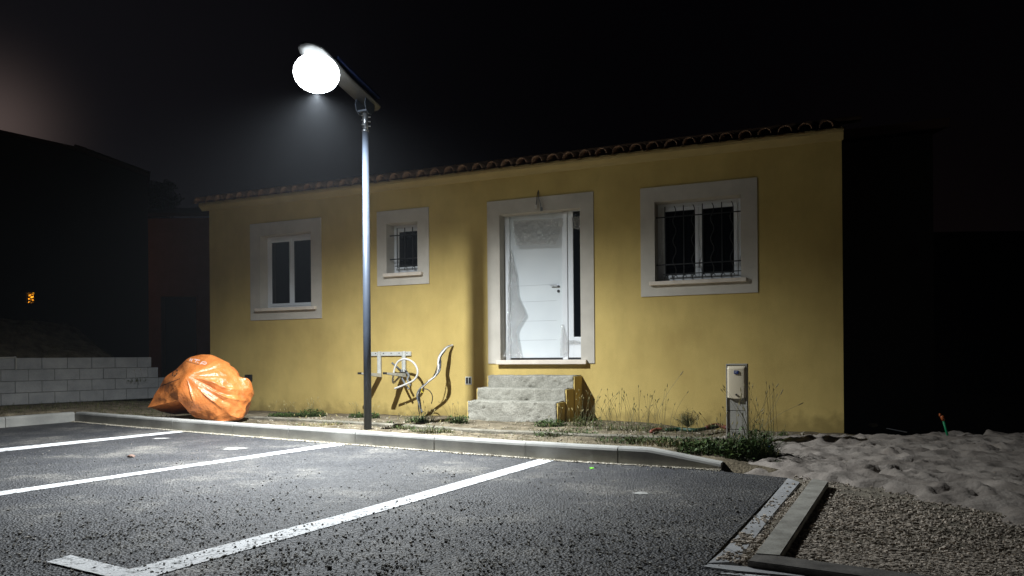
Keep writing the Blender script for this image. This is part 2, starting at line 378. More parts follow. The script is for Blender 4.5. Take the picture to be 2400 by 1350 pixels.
# bedding strip of cement along the kerb foot
bs = MB()
def koff(p0, i, off):
    A = KB[max(i-1,0)]; B = KB[min(i+1, 4)]; d = (B-A).normalized(); return p0+Vector((d.y, -d.x, 0))*off
kerb_line = spline(KB, 24)
fr = []; bk = []
for i, p in enumerate(kerb_line):
    q = kerb_line[min(i+1, len(kerb_line)-1)]; r_ = kerb_line[max(i-1,0)]; d = (q-r_).normalized(); nrm = Vector((d.y, -d.x, 0))
    w = .045+.03*N(p.x*3, p.y*3)+.025*N(p.x*13, p.y*13)+.02*sstep(1, -3, p.x)
    fr.append(p+nrm*max(.015, w)); bk.append(p-nrm*.02)
bs.v = [(p.x,p.y,.005) for p in fr]+[(p.x,p.y,.008) for p in bk]; n = len(fr)
bs.f = [(i, i+1, n+i+1, n+i) for i in range(n-1)]
tag(bs.build('kerb_bedding', mat('cement_bedding', (.30,.27,.21), (.52,.48,.40), scale=14, rough=.95, bump=.9, bscale=60, bdist=.01, speck=.25), smooth=True), kind='structure')

# kerb : profile swept, one block per metre, joints left open
def kerb_blocks(line, joints, h, w, name, m, taper_last=False):
    mb = MB()
    cum = [0]
    for i in range(1, len(line)): cum.append(cum[-1]+(line[i]-line[i-1]).length)
    def at(sv):
        sv = max(0, min(cum[-1]-1e-6, sv))
        for i in range(1, len(line)):
            if cum[i] >= sv:
                t = (sv-cum[i-1])/(cum[i]-cum[i-1]); return line[i-1].lerp(line[i], t), (line[i]-line[i-1]).normalized()
    ends = joints+[cum[-1]]; st = 0
    for bi, e in enumerate(ends):
        a, b = st+.004, e-.004; st = e
        if b-a < .05: continue
        n = max(2, int((b-a)/.2)+1); last = taper_last and bi == len(ends)-1
        rows = []
        jz = R.uniform(-.002, .002); jy = R.uniform(-.002, .002)
        ts = [a+(b-a)*k/(n-1) for k in range(n)]
        if last: ts = [a, b-.62, b-.57, b-.3, b]
        for sv in ts:
            p, d = at(sv); nb = Vector((-d.y, d.x, 0))
            hh = h
            if last: hh = h if sv <= b-.6 else h-(h-.055)*((sv-(b-.6))/.6)
            prof = [(0,-.05),(0, hh-.03),(.006, hh-.012),(.02, hh),(w-.012, hh),(w, hh-.01),(w,-.05)]
            rows.append([p+nb*(q[0]+jy)+Vector((0,0,q[1]+jz)) for q in prof])
        nn = len(rows[0]); base = len(mb.v)
        for r_ in rows: mb.v += [tuple(q) for q in r_]
        for k in range(len(rows)-1):
            for j in range(nn-1):
                mb.f.append((base+k*nn+j, base+(k+1)*nn+j, base+(k+1)*nn+j+1, base+k*nn+j+1))
        mb.f.append(tuple(base+j for j in range(nn))); mb.f.append(tuple(base+(len(rows)-1)*nn+j for j in range(nn))[::-1])
    o = mb.build(name, m); return tag(o, kind='structure')
def s_of_px(px):
    best = (1e9, 0); cum = 0
    for i in range(1, len(kerb_line)):
        cum += (kerb_line[i]-kerb_line[i-1]).length; p = kerb_line[i]; x = CX+F*p.x/p.y
        if abs(x-px) < best[0]: best = (abs(x-px), cum)
    return best[1]
kerb_blocks(kerb_line, [s_of_px(x) for x in (281,402,536,676,838,1019,1220,1443)], .146, .13, 'kerb', M_KERB, True)
lk_line = [LEND.lerp(KB[0], i/40) for i in range(41)]
kerb_blocks([p for p in lk_line], [1.0*i for i in range(1,16)], .146, .13, 'kerb', M_KERB)

# flush kerb strip at the edge of the asphalt and its return
def slab_px(name, pts, z0, z1, m, kind='structure'):
    mb = MB(); P = [G(x, y, z1) for x, y in pts]; n = len(P)
    mb.v = [(p.x,p.y,z1) for p in P]+[(p.x,p.y,z0) for p in P]
    mb.f = [tuple(range(n)), tuple(range(2*n-1, n-1, -1))]+[(i, n+i, n+(i+1)%n, (i+1)%n) for i in range(n)]
    bm = bmesh.new(); me = bpy.data.meshes.new(name); me.from_pydata(mb.v, [], mb.f); bm.from_mesh(me)
    bmesh.ops.recalc_face_normals(bm, faces=bm.faces[:]); bmesh.ops.bevel(bm, geom=bm.edges[:], offset=.004, segments=2, affect='EDGES')
    bm.to_mesh(me); bm.free(); me.materials.append(m); o = bpy.data.objects.new(name, me); COL.objects.link(o)
    if kind: o['kind'] = kind
    return o
slab_px('flush_kerb', [(1846,1120),(1876,1130),(1812,1206),(1783,1194)], -.05, .006, M_FLUSH)
slab_px('flush_kerb', [(1782,1195.5),(1811,1207.5),(1739,1302),(1700,1283)], -.05, .007, M_FLUSH)
slab_px('flush_kerb', [(1699,1284.5),(1738,1303.5),(1731,1317),(1657,1319.5)], -.05, .006, M_FLUSH)
slab_px('flush_kerb', [(1643,1327),(1662,1321),(1735,1326),(1905,1340),(1885,1352),(1725,1338)], -.05, .008, M_FLUSH)
slab_px('flush_kerb', [(1909,1340),(2500,1392),(2480,1410),(1889,1353)], -.05, .006, M_FLUSH)

# ------------------------------------------------------------------ sand and gravel
SB = [G(1650,1098), G(1850,1108), G(1960,1126), G(2080,1142), G(2200,1172), G(2400,1232), G(2620,1300)]
def sand_side(x, y):  # positive = on the sand side (far) of boundary
    P = Vector((x,y,0)); best = (1e9, 1)
    for i in range(len(SB)-1):
        A, B = SB[i], SB[i+1]; d = B-A; t = max(0, min(1, ((x-A.x)*d.x+(y-A.y)*d.y)/(d.x**2+d.y**2)))
        q = A+d*t; dist = math.hypot(x-q.x, y-q.y)
        if dist < best[0]: best = (dist, seg_side(P, A, B))
    return best[0] if best[1] > 0 else -best[0]
DENT = []
_dr = random.Random(77)
for _i in range(230):
    DENT.append((_dr.uniform(1.9,7.5), _dr.uniform(4.6,8.4), _dr.uniform(.05,.13), _dr.uniform(.035,.07), _dr.uniform(0,3.1), _dr.uniform(.018,.05)))
def sand_h(x, y):
    dn = 0
    for (a_, b_, l_, w_, t_, d_) in DENT:
        ex, ey_ = x-a_, y-b_
        if abs(ex) > .3 or abs(ey_) > .3: continue
        c_, s_ = math.cos(t_), math.sin(t_); q = ((ex*c_+ey_*s_)/l_)**2+((ey_*c_-ex*s_)/w_)**2
        if q < 9: dn += d_*(-math.exp(-q)+.55*math.exp(-(math.sqrt(q)-1.6)**2*3))
    return sand_h0(x, y, dn)
def sand_h0(x, y, dn):
    sd = sand_side(x, y)+.18*N(x*1.7,y*1.7,5)+.07*N(x*6,y*6,1)
    m = sstep(-.35, .15, sd)
    lw = sstep(-.1, .4, x-1.75-.2*N(y*1.3, 2.2)+ (7.0-y)*.12)      # fades toward the weeds on the left
    back = 1-sstep(8.35, 9.1, y+.12*N(x*1.5, 7))
    ml = noise.multi_fractal(Vector((x*1.6, y*2.0, 0)), .9, 2.1, 5)
    rd = abs(N(x*2.6+N(x,y)*1.2, y*3.4, 9)); rd2 = abs(N(x*6.5, y*8, 4))
    b = .016*N(x*1.1, y*1.1, 2)+.045*(.3-rd)+.045*(.25-rd2)+.02*N(x*5,y*6,31)+.010*N(x*16,y*22)+.012*(ml-1)-.035*max(0, N(x*3.1+4, y*3.8, 20)-.25)/.4
    return -.06+m*lw*(.075+b+dn)-(1-back)*1.15*1.0
sd_ = MB(); sx = frange(1.5, 10.5, .035); sy = frange(3.4, 10.2, .035)
for y in sy:
    for x in sx: sd_.v.append((x, y, sand_h(x, y)))
for j in range(len(sy)-1):
    for i in range(len(sx)-1):
        k = (j*len(sx)+i, j*len(sx)+i+1, (j+1)*len(sx)+i+1, (j+1)*len(sx)+i)
        if max(sd_.v[q][2] for q in k) > -.045 or sy[j] > 8.3:
            cx_, cy_ = sx[i], sy[j]
            if (Vector((cx_,cy_,0))-HL).dot(hn) > .05 and cx_ < HR.x: continue
            sd_.f.append(k)
tag(sd_.build('sand', M_SAND, smooth=True), kind='structure')

# gravel bed sheet
GB = [G(1860,1118), G(1731,1318), G(1900,1338), G(2600,1400), SB[6]+Vector((1,2,0)), SB[4]+Vector((.3,.8,0)), SB[2]+Vector((.0,.3,0))]
tag(poly_sheet('gravel_ground', GB, -.008, M_GRAVBED), kind='structure')

def add_stone(mb, x, y, z, r, rnd):
    q = [(1,0,0),(-1,0,0),(0,1,0),(0,-1,0),(0,0,1),(0,0,-1)]
    a = rnd.uniform(0, 6.28); ca, sa = math.cos(a), math.sin(a)
    sx_, sy_, sz_ = r*rnd.uniform(.7,1.3), r*rnd.uniform(.6,1.1), r*rnd.uniform(.45,.9)
    # squashed, chipped cube-ish polyhedron with 8 corners
    vs = []
    for ix in (-1,1):
        for iy in (-1,1):
            for iz in (-1,1):
                px_, py_, pz_ = ix*sx_*rnd.uniform(.45,1), iy*sy_*rnd.uniform(.45,1), iz*sz_*rnd.uniform(.5,1)
                vs.append((x+px_*ca-py_*sa, y+px_*sa+py_*ca, z+pz_+sz_*.55))
    mb.add(vs, [(0,1,3,2),(4,6,7,5),(0,4,5,1),(2,3,7,6),(1,5,7,3),(0,2,6,4)])
rs = random.Random(5)
st = MB(); cnt = 0; tries = 0
CL = [(G(330,1250),.9),(G(420,1230),.5),(G(900,1250),.5),(G(1150,1250),.45),(G(1400,1260),.5),(G(1480,1300),.45),(G(700,1300),.4),(G(1330,1130),.35),(G(620,1170),.5),(G(1000,1180),.3),(G(1600,1220),.5)]
while cnt < 8000 and tries < 120000:
    tries += 1
    px_ = rs.uniform(-60, 1840); py_ = 1000+rs.random()**.75*370
    p = G(px_, py_)
    if dk(p.x, p.y) > -.02 or dl(p.x, p.y) > -.02: continue
    if p.y > 3.35 and df(p.x, p.y) > -.01: continue
    dens = .03+.9*sstep(.02, .45, N(p.x*1.4, p.y*1.4, 8))*sstep(-.3,.3,N(p.x*5,p.y*5,2)); 
    for q, rr in CL: dens += .45*math.exp(-((p-q).length/rr)**2)
    if rs.random() > dens*.6: continue
    r_ = rs.choice((.0018,.0022,.0025,.003,.0035,.004,.005,.0065)) * (1.0 if rs.random() < .985 else 1.6)
    add_stone(st, p.x, p.y, .003, r_, rs); cnt += 1
tag(st.build('gravel', M_STONE), 'dark stone chippings scattered over the car park asphalt', 'gravel', kind='stuff')
# a few single larger bits on the asphalt
def rock(name, px_, py_, r, m, label, cat, z=0.0):
    rr = random.Random(int(px_)); p = G(px_, py_, z); bm = bmesh.new(); bmesh.ops.create_icosphere(bm, subdivisions=2, radius=1)
    for v in bm.verts:
        k = 1+.35*N(v.co.x*1.5+px_, v.co.y*1.5, v.co.z*1.5); v.co = Vector((v.co.x*r*1.25*k, v.co.y*r*.8*k, v.co.z*r*.6*k+r*.45))
    me = bpy.data.meshes.new(name); bm.to_mesh(me); bm.free(); me.materials.append(m)
    o = bpy.data.objects.new(name, me); COL.objects.link(o); o.location = p; return tag(o, label, cat, 'loose stones')
rock('stone', 308, 1072, .028, mat('reddish_stone', (.26,.15,.10), (.34,.24,.2), scale=30, rough=.9), 'small reddish stone lying in the second parking bay from the left kerb', 'stone')
rock('stone', 357, 1003, .035, mat('cream_stone', (.5,.42,.27), (.6,.5,.35), scale=30, rough=.9), 'flat cream stone at the foot of the kerb near the orange bag', 'stone')
rock('stone', 2047, 1000, .05, mat('white_stone', (.36,.34,.28), rough=.9), 'pale rounded stone in the dark right of the house corner', 'stone', z=-.02)

gv = MB(); cnt = 0; tries = 0
while cnt < 16000 and tries < 200000:
    tries += 1
    px_ = rs.uniform(1660, 2480); py_ = 1112+rs.random()**.8*258
    p = G(px_, py_)
    f_ = df(p.x, p.y)
    if f_ < .03 or sand_side(p.x, p.y) > .08+.12*N(p.x*4,p.y*4): continue
    # keep clear of the strip in front
    if seg_side(p, FL1, SR) < .05: continue
    if f_ < .13 and rs.random() > (.05 if N(p.x*4, p.y*4, 3) < .12 else .6): continue
    near = sstep(.0, -.8, sand_side(p.x, p.y))
    if rs.random() > (.30+.70*near)*(.35+.65*sstep(-.35,.05,N(p.x*1.7,p.y*1.7,12))): continue
    add_stone(gv, p.x, p.y, -.006 if f_ > .15 else .006, rs.uniform(.0035,.0095)*(1 if rs.random() < .97 else 1.5), rs); cnt += 1
tag(gv.build('gravel', M_GRAVEL), 'loose grey and beige gravel beyond the flush kerb', 'gravel', kind='stuff')
# grit at the kerb foot and rubble on the verge
gr = MB()
for i in range(1800):
    t = rs.random(); k = int(t*(len(kerb_line)-1)); p = kerb_line[k].lerp(kerb_line[min(k+1,len(kerb_line)-1)], rs.random())
    d = (kerb_line[min(k+1,len(kerb_line)-1)]-kerb_line[max(k-1,0)]).normalized(); q = p+Vector((d.y,-d.x,0))*abs(rs.gauss(.02,.05))
    add_stone(gr, q.x, q.y, .006, rs.uniform(.002,.007), rs)
for i in range(3000):
    px_ = rs.uniform(600, 1900); p = G(px_, rs.uniform(975, 1040), .05)
    if dk(p.x,p.y) < .16: continue
    hdist = -((p-HL).dot(hn))
    if hdist < .02: continue
    if rs.random() > .3+.7*sstep(-.1,.3,N(p.x*3,p.y*3,6)): continue
    add_stone(gr, p.x, p.y, ground_h(p.x, p.y)-.004, rs.uniform(.004,.016), rs)
tag(gr.build('gravel', M_GRIT), 'pale grit and rubble along the kerb foot and verge', 'gravel', kind='stuff')
# dried mortar splashes
def splash(px_, py_, rx, ry, seed, m, name='mortar_splash'):
    mb = MB(); c0 = G(px_, py_); n = 26; mb.v.append((c0.x, c0.y, .0085))
    for k in range(n):
        a = 2*math.pi*k/n; rr = 1+.6*N(math.cos(a)*1.6+seed, math.sin(a)*1.6)+.3*N(math.cos(a)*5, math.sin(a)*5+seed)
        mb.v.append((c0.x+rx*rr*math.cos(a), c0.y+ry*rr*math.sin(a), .0042))
    mb.f = [(0, 1+k, 1+(k+1)%n) for k in range(n)]
    return mb.build(name, m, smooth=True)
M_SPL = mat('dried_mortar', (.34,.33,.31), (.5,.49,.46), scale=12, rough=.9, bump=.5, bscale=80, speck=.2)
for i, (a, b_, c_, d_) in enumerate([(1505,1157,.055,.04),(550,1052,.12,.10),(380,1028,.09,.06)]):
    tag(splash(a, b_, c_, d_, i*3.3, M_SPL), ['small white mortar splash on asphalt in front of the tapered kerb end','large pale mortar smear on asphalt in front of the orange bag','pale mortar smear just inside the far left parking bay line'][i], 'mortar splash')
tag(splash(1387,1098,.02,.03,9,M_YG,'paint_mark'), 'small fluorescent green paint spot on asphalt near the kerb', 'paint mark')

# low concrete ledge on the verge
lp = [G(x, y, .085) for x, y in ((585,977),(700,983),(981,998.5),(1092,1006),(1228,1012.5),(1400,1019.5),(1483,1022),(1700,1029),(1790,1031))]
lp = spline(lp, 5); lg = MB()
for i, p in enumerate(lp):
    d = (lp[min(i+1,len(lp)-1)]-lp[max(i-1,0)]).normalized(); nb = Vector((-d.y,d.x,0)); jz = .006*N(p.x*3,p.y*3)
    for q in ((0,-.1),(0,.078),(.008,.086),(.11,.088),(.118,.08),(.118,-.05)): lg.v.append(tuple(p+nb*(q[0]+.01*N(p.x*2,1))+Vector((0,0,q[1]-.085+jz))))
for i in range(len(lp)-1):
    for j in range(5): lg.f.append((i*6+j,(i+1)*6+j,(i+1)*6+j+1,i*6+j+1))
tag(lg.build('kerb', M_LEDGE), kind='structure')

# ------------------------------------------------------------------ HOUSE
house = empty('house', house_world(0,0,0), HROT, 'single-storey yellow rendered house with clay tile roof and white door', 'house')
TOPZ = WL(492,470).z
TOPZ = 3.83
def opening(p_lt, p_rb, p_rt, p_lb):
    lt, rb, rt, lb = WL(*p_lt), WL(*p_rb), WL(*p_rt), WL(*p_lb)
    return ((lt.x+lb.x)/2, (rt.x+rb.x)/2, (lb.z+rb.z)/2, (lt.z+rt.z)/2)
O1 = opening((611,551),(730.5,722),(730,544.5),(612,726)); S1 = opening((587,526),(755.6,746),(752.6,510.5),(589,751))
O2 = opening((906.7,525),(980,637),(979,518.7),(907,640)); S2 = opening((883.6,497),(1007,665),(1005,486),(886,670.4))
O3 = opening((1533.7,473),(1737,657),(1736.4,457.6),(1536,660)); S3 = opening((1500,440),(1777,687),(1774,419.4),(1504,694.4))
OD = opening((1171.5,503.7),(1362,848),(1360.4,488),(1174,845)); SD = opening((1141,471),(1394.8,852.6),(1390.4,452.6),(1146.7,851))
OPEN = [O1, O2, O3, OD]
print('openings', [tuple(round(v,3) for v in o) for o in OPEN], 'surr', [tuple(round(v,3) for v in o) for o in (S1,S2,S3,SD)], 'len', HLEN)
DEP = .20
def facade():
    mb = MB(); ax = sorted({0, HLEN}|{o[0] for o in OPEN}|{o[1] for o in OPEN}); az = sorted({BASEZ-.2, TOPZ}|{o[2] for o in OPEN}|{o[3] for o in OPEN})
    for i in range(len(ax)-1):
        for j in range(len(az)-1):
            ca, cz = (ax[i]+ax[i+1])/2, (az[j]+az[j+1])/2
            if any(o[0] < ca < o[1] and o[2] < cz < o[3] for o in OPEN): continue
            mb.quad((ax[i],0,az[j]),(ax[i+1],0,az[j]),(ax[i+1],0,az[j+1]),(ax[i],0,az[j+1]))
    W_ = 7.4; RZ = TOPZ+.30*W_/2
    mb.quad((HLEN,0,BASEZ-1.3),(HLEN,W_,BASEZ-1.3),(HLEN,W_,TOPZ),(HLEN,0,TOPZ))
    mb.quad((0,W_,BASEZ-.2),(0,0,BASEZ-.2),(0,0,TOPZ),(0,W_,TOPZ))
    mb.quad((HLEN,W_,BASEZ-.2),(0,W_,BASEZ-.2),(0,W_,TOPZ),(HLEN,W_,TOPZ))
    mb.add([(HLEN,0,TOPZ),(HLEN,W_,TOPZ),(HLEN,W_/2,RZ)],[(0,1,2)]); mb.add([(0,W_,TOPZ),(0,0,TOPZ),(0,W_/2,RZ)],[(0,1,2)])
    o = mb.build('wall', M_STUCCO, house)
    bm = bmesh.new(); bm.from_mesh(o.data); bmesh.ops.remove_doubles(bm, verts=bm.verts, dist=1e-5); bm.to_mesh(o.data); bm.free()
facade()
def surround(Sv, Ov, name='window_surround', depth=DEP, rim=.018, parent=None):
    """flat raised band around the opening plus the reveals"""
    mb = MB(); a0,a1,z0,z1 = Sv; b0,b1,y0,y1 = Ov; f = -rim
    mb.quad((a0,f,y1),(a1,f,y1),(a1,f,z1),(a0,f,z1))
    mb.quad((a0,f,z0),(a1,f,z0),(a1,f,y0),(a0,f,y0))
    mb.quad((a0,f,y0),(b0,f,y0),(b0,f,y1),(a0,f,y1)); mb.quad((b1,f,y0),(a1,f,y0),(a1,f,y1),(b1,f,y1))
    mb.quad((a0,.0,z0),(a0,f,z0),(a0,f,z1),(a0,.0,z1)); mb.quad((a1,f,z0),(a1,.0,z0),(a1,.0,z1),(a1,f,z1))
    mb.quad((a0,f,z1),(a1,f,z1),(a1,0,z1),(a0,0,z1)); mb.quad((a0,0,z0),(a1,0,z0),(a1,f,z0),(a0,f,z0))
    mb.quad((b0,f,y0),(b0,depth,y0),(b0,depth,y1),(b0,f,y1)); mb.quad((b1,depth,y0),(b1,f,y0),(b1,f,y1),(b1,depth,y1))
    mb.quad((b0,depth,y1),(b1,depth,y1),(b1,f,y1),(b0,f,y1)); mb.quad((b0,f,y0),(b1,f,y0),(b1,depth,y0),(b0,depth,y0))
    return mb.build(name, M_TRIM, parent or house)
def sill(parent, pl, pr, h=.055, out=.085, name='sill', dep=.1):
    a = WL(*pl, -out); b = WL(*pr, -out)
    zt = (a.z+b.z)/2
    mb = MB().box(a.x, b.x, -out, -.02, zt-h, zt, .008)
    return mb.build(name, M_SILL, parent)
def casement(parent, Ov, leaves, yin, fw=.055, lw=.05, room=True):
    b0,b1,z0,z1 = Ov
    e = .003; b0 += e; b1 -= e; z0 += e; z1 -= e
    fr_ = MB()
    fr_.box(b0, b0+fw, yin, yin+.06, z0, z1, .004); fr_.box(b1-fw, b1, yin, yin+.06, z0, z1, .004)
    fr_.box(b0+fw, b1-fw, yin, yin+.06, z1-fw, z1, .004); fr_.box(b0+fw, b1-fw, yin, yin+.06, z0, z0+fw*1.1, .004)
    win = fr_.build('frame', M_PVC, parent)
    n = leaves; iw = (b1-b0-2*fw)/n
    for k in range(n):
        l0 = b0+fw+k*iw+.003; l1 = l0+iw-.006; m0, m1 = z0+fw*1.1+.003, z1-fw-.003; y = yin-.012
        lf = MB(); lf.box(l0, l0+lw, y, y+.06, m0, m1, .006); lf.box(l1-lw, l1, y, y+.06, m0, m1, .006)
        lf.box(l0+lw, l1-lw, y, y+.06, m0, m0+lw, .006); lf.box(l0+lw, l1-lw, y, y+.06, m1-lw, m1, .006)
        s_ = lf.build('sash', M_PVC, parent)
        MB().quad((l0+lw,y+.03,m0+lw),(l1-lw,y+.03,m0+lw),(l1-lw,y+.03,m1-lw),(l0+lw,y+.03,m1-lw)).build('pane', M_GLASS, parent)
        sl = MB(); 
        for (q0,q1,r0,r1) in ((l0+lw,l1-lw,m0+lw,m0+lw+.005),(l0+lw,l1-lw,m1-lw-.005,m1-lw),(l0+lw,l0+lw+.005,m0+lw+.005,m1-lw-.005),(l1-lw-.005,l1-lw,m0+lw+.005,m1-lw-.005)):
            sl.box(q0,q1,y+.006,y+.028,r0,r1)
        sl.build('seal', M_SEAL, parent)
def window_part(Sv, Ov, leaves, yin, sl, sr, label, depth=DEP):
    w = bpy.data.objects.new('window', None); COL.objects.link(w); w.parent = house; w['label'] = label
    surround(Sv, Ov, 'surround', depth+.06, parent=w); sill(w, sl, sr); casement(w, Ov, leaves, yin)
    return w
window_part(S1, O1, 2, .17, (596,723),(737,717), 'wide two-leaf white window without a grille')
w2 = window_part(S2, O2, 1, .22, (896.5,641),(987,636.5), 'small square white window behind an iron grille', .23)
w3 = window_part(S3, O3, 2, .20, (1521,657),(1749,652.5), 'large two-leaf white window behind an iron grille', .21)
def grille(w, Ov, ygr, nb, wavy, zt_off, zb_off, hz):
    b0,b1,z0,z1 = Ov; mb = MB(); a0, a1 = b0-.0, b1
    for z in hz: mb.box(a0, a1, ygr-.006, ygr+.006, z-.008, z+.008)
    mb.box(a0+.1, a1, ygr-.006, ygr+.006, z0+.115, z0+.127)
    for k in range(nb):
        x = b0+(b1-b0)*(k+1)/(nb+1)
        if wavy and k % 2 == 1:
            pts = []; n = 40
            for i in range(n+1):
                z = z0+zb_off+(z1-zt_off-z0-zb_off)*i/n
                pts.append((x+.022*math.sin(i/n*math.pi*7), ygr, z))
            mb.tube(pts, .007, 6)
        else:
            mb.box(x-.0065, x+.0065, ygr-.0125, ygr, z0+zb_off, z1-zt_off)
        # little scroll foot
        pts = [(x+.02+.018*math.cos(t)-.018*(t/4), ygr-.004, z0+.07+.030*math.sin(t)) for t in [j*.5 for j in range(9)]]
        mb.tube(pts, .005, 5)
    return mb.build('grille', M_IRON, w)
b0,b1,z0,z1 = O2; grille(w2, O2, .09, 3, False, .07, .10, (WL(930,552,.09).z, WL(930,607.5,.09).z))
b0,b1,z0,z1 = O3; grille(w3, O3, .085, 8, True, .06, .10, (WL(1600,506,.085).z, WL(1600,618.5,.085).z))

# door unit
DY = .16
surround(SD, OD, 'door_surround', DY+.06)
ds = WL(1163,845,-.07); de = WL(1374,843.5,-.07)
MB().box(ds.x, de.x, -.09, -.02, SD[2]-.012, SD[2]+.052, .008).build('threshold', M_SILL, house)
MB().box(OD[0]+.004, OD[1]-.004, -.0175, DY, OD[2]-.03, OD[2]+.02, .004).build('doorstep_slab', M_SILL, house)
def D_(px_, py_, y=DY): return WL(px_, py_, y)
d0 = OD[0]+.004; d1 = OD[1]-.004; dz0 = OD[2]+.021; dz1 = OD[3]-.004
leaf_l = D_(1196,700).x; leaf_r = D_(1318,700).x; post_r = D_(1331,700).x; gl = D_(1343.5,700).x
ltop = D_(1200,508).z; lbot = D_(1260,831).z
dr = bpy.data.objects.new('door', None); COL.objects.link(dr); dr.parent = house
dr['label'] = 'white panelled front door with narrow glazed sidelight'
fr_ = MB(); fr_.box(d0, leaf_l-.004, DY, DY+.07, dz0, dz1, .004); fr_.box(leaf_r+.004, post_r-.002, DY-.012, DY+.07, dz0, dz1, .006)
fr_.box(d1-.035, d1, DY, DY+.07, dz0, dz1, .004)
fr_.box(leaf_l-.004, leaf_r+.004, DY, DY+.07, ltop+.006, dz1, .004)
fr_.box(post_r, d1-.035, DY, DY+.07, ltop-.0+.03, dz1, .004)
fr_.build('frame', M_PVC, dr)
MB().box(leaf_l, leaf_r, DY+.02, DY+.06, dz0+.03, ltop, .004).build('leaf', M_DOOR, dr)
MB().box(leaf_l, d1-.035, DY+.012, DY+.05, dz0+.0, dz0+.026, .004).build('weather_bar', M_SEAL, dr)
gz = MB()
for y_ in (668,706,752,797,):
    z = D_(1260, y_).z; gz.box(leaf_l+.12, leaf_r-.10, DY+.0185, DY+.021, z-.003, z+.003)
gz.each('groove', mat('groove_grey', (.42,.45,.46), rough=.6), dr)
hz_ = D_(1310, 669).z; hx = D_(1316, 669).x-.055
MB().tube([(hx, DY+.02, hz_),(hx,DY-.035,hz_)], .011, 10).tube([(hx+.005,DY-.03,hz_),(hx-.05,DY-.034,hz_+.002),(hx-.12,DY-.03,hz_+.004)], .010, 10).tube([(hx,DY+.021,hz_),(hx,DY+.012,hz_)], .026, 16).build('handle', M_STEEL, dr, smooth=False)
MB().tube([(hx,DY+.021,hz_-.085),(hx,DY+.010,hz_-.085)], .022, 16).build('lock', M_SEAL, dr)
# sidelight
sz0 = D_(1350,789.6).z; sz1 = D_(1350,512).z
sl = MB(); sl.box(post_r, gl, DY+.01, DY+.06, dz0+.03, ltop+.026, .004); sl.box(gl, d1-.035, DY+.01, DY+.06, dz0+.03, sz0, .004)
sl.build('sidelight_panel', M_PVC, dr)
MB().quad((gl,DY+.03,sz0),(d1-.035,DY+.03,sz0),(d1-.035,DY+.03,ltop+.026),(gl,DY+.03,ltop+.026)).build('sidelight_pane', M_GLASS, dr)
# protective film still on the door: crumpled sheets
def film(pts_grid, name, amp, seed):
    """pts_grid rows of (px,py,yin)"""
    mb = MB(); rows = []
    nu, nv = 22, 22; nr = len(pts_grid); ncol = len(pts_grid[0])
    for i in range(nu+1):
        fi = i/nu*(nr-1); i0 = min(int(fi), nr-2); ti = fi-i0
        for j in range(nv+1):
            fj = j/nv*(ncol-1); j0 = min(int(fj), ncol-2); tj = fj-j0
            A = WL(*pts_grid[i0][j0]).lerp(WL(*pts_grid[i0][j0+1]), tj); B = WL(*pts_grid[i0+1][j0]).lerp(WL(*pts_grid[i0+1][j0+1]), tj)
            p = A.lerp(B, ti); k = abs(N(p.x*9+seed, p.z*4, seed))+.9*abs(N(p.x*24, p.z*11, seed))
            p = p+Vector((.012*N(p.x*8,p.z*8,seed+3), -amp*k, .012*N(p.x*8,p.z*8,seed+9))); mb.v.append(tuple(p))
    for i in range(nu):
        for j in range(nv): mb.f.append((i*(nv+1)+j, (i+1)*(nv+1)+j, (i+1)*(nv+1)+j+1, i*(nv+1)+j+1))
    return mb.build(name, M_FILM, dr, smooth=False)
y_ = DY+.015
film([[(1204,518,y_),(1260,515,y_),(1322,512,y_)],[(1206,545,y_),(1262,540,y_-.05),(1320,540,y_)],[(1209,577,y_-.10),(1262,573,y_-.12),(1302,573,y_-.10)]], 'protective_film', .07, 2)
film([[(1196,585,y_),(1199,585,y_)],[(1192,640,y_-.01),(1211,642,y_-.03)],[(1190,690,y_-.02),(1214,692,y_-.05)],[(1189,735,y_-.03),(1234,737,y_-.06)],[(1187,770,y_-.04),(1211,772,y_-.05)],[(1184,812,y_-.06),(1219,822,y_-.06)],[(1182,836,y_-.08),(1224,838,y_-.06)]], 'protective_film', .05, 5)
film([[(1316,760,y_-.03),(1322,760,y_-.03)],[(1314,800,y_-.05),(1330,800,y_-.04)],[(1314,835,y_-.06),(1328,830,y_-.05)]], 'protective_film', .04, 8)
film([[(1340,510,y_-.0),(1361,508,y_-.0)],[(1341,535,y_-.02),(1361,540,y_)]], 'protective_film', .03, 4)
film([[(1331,797,y_-.01),(1361,797,y_)],[(1331,806,y_-.03),(1361,807,y_)]], 'protective_film', .03, 6)

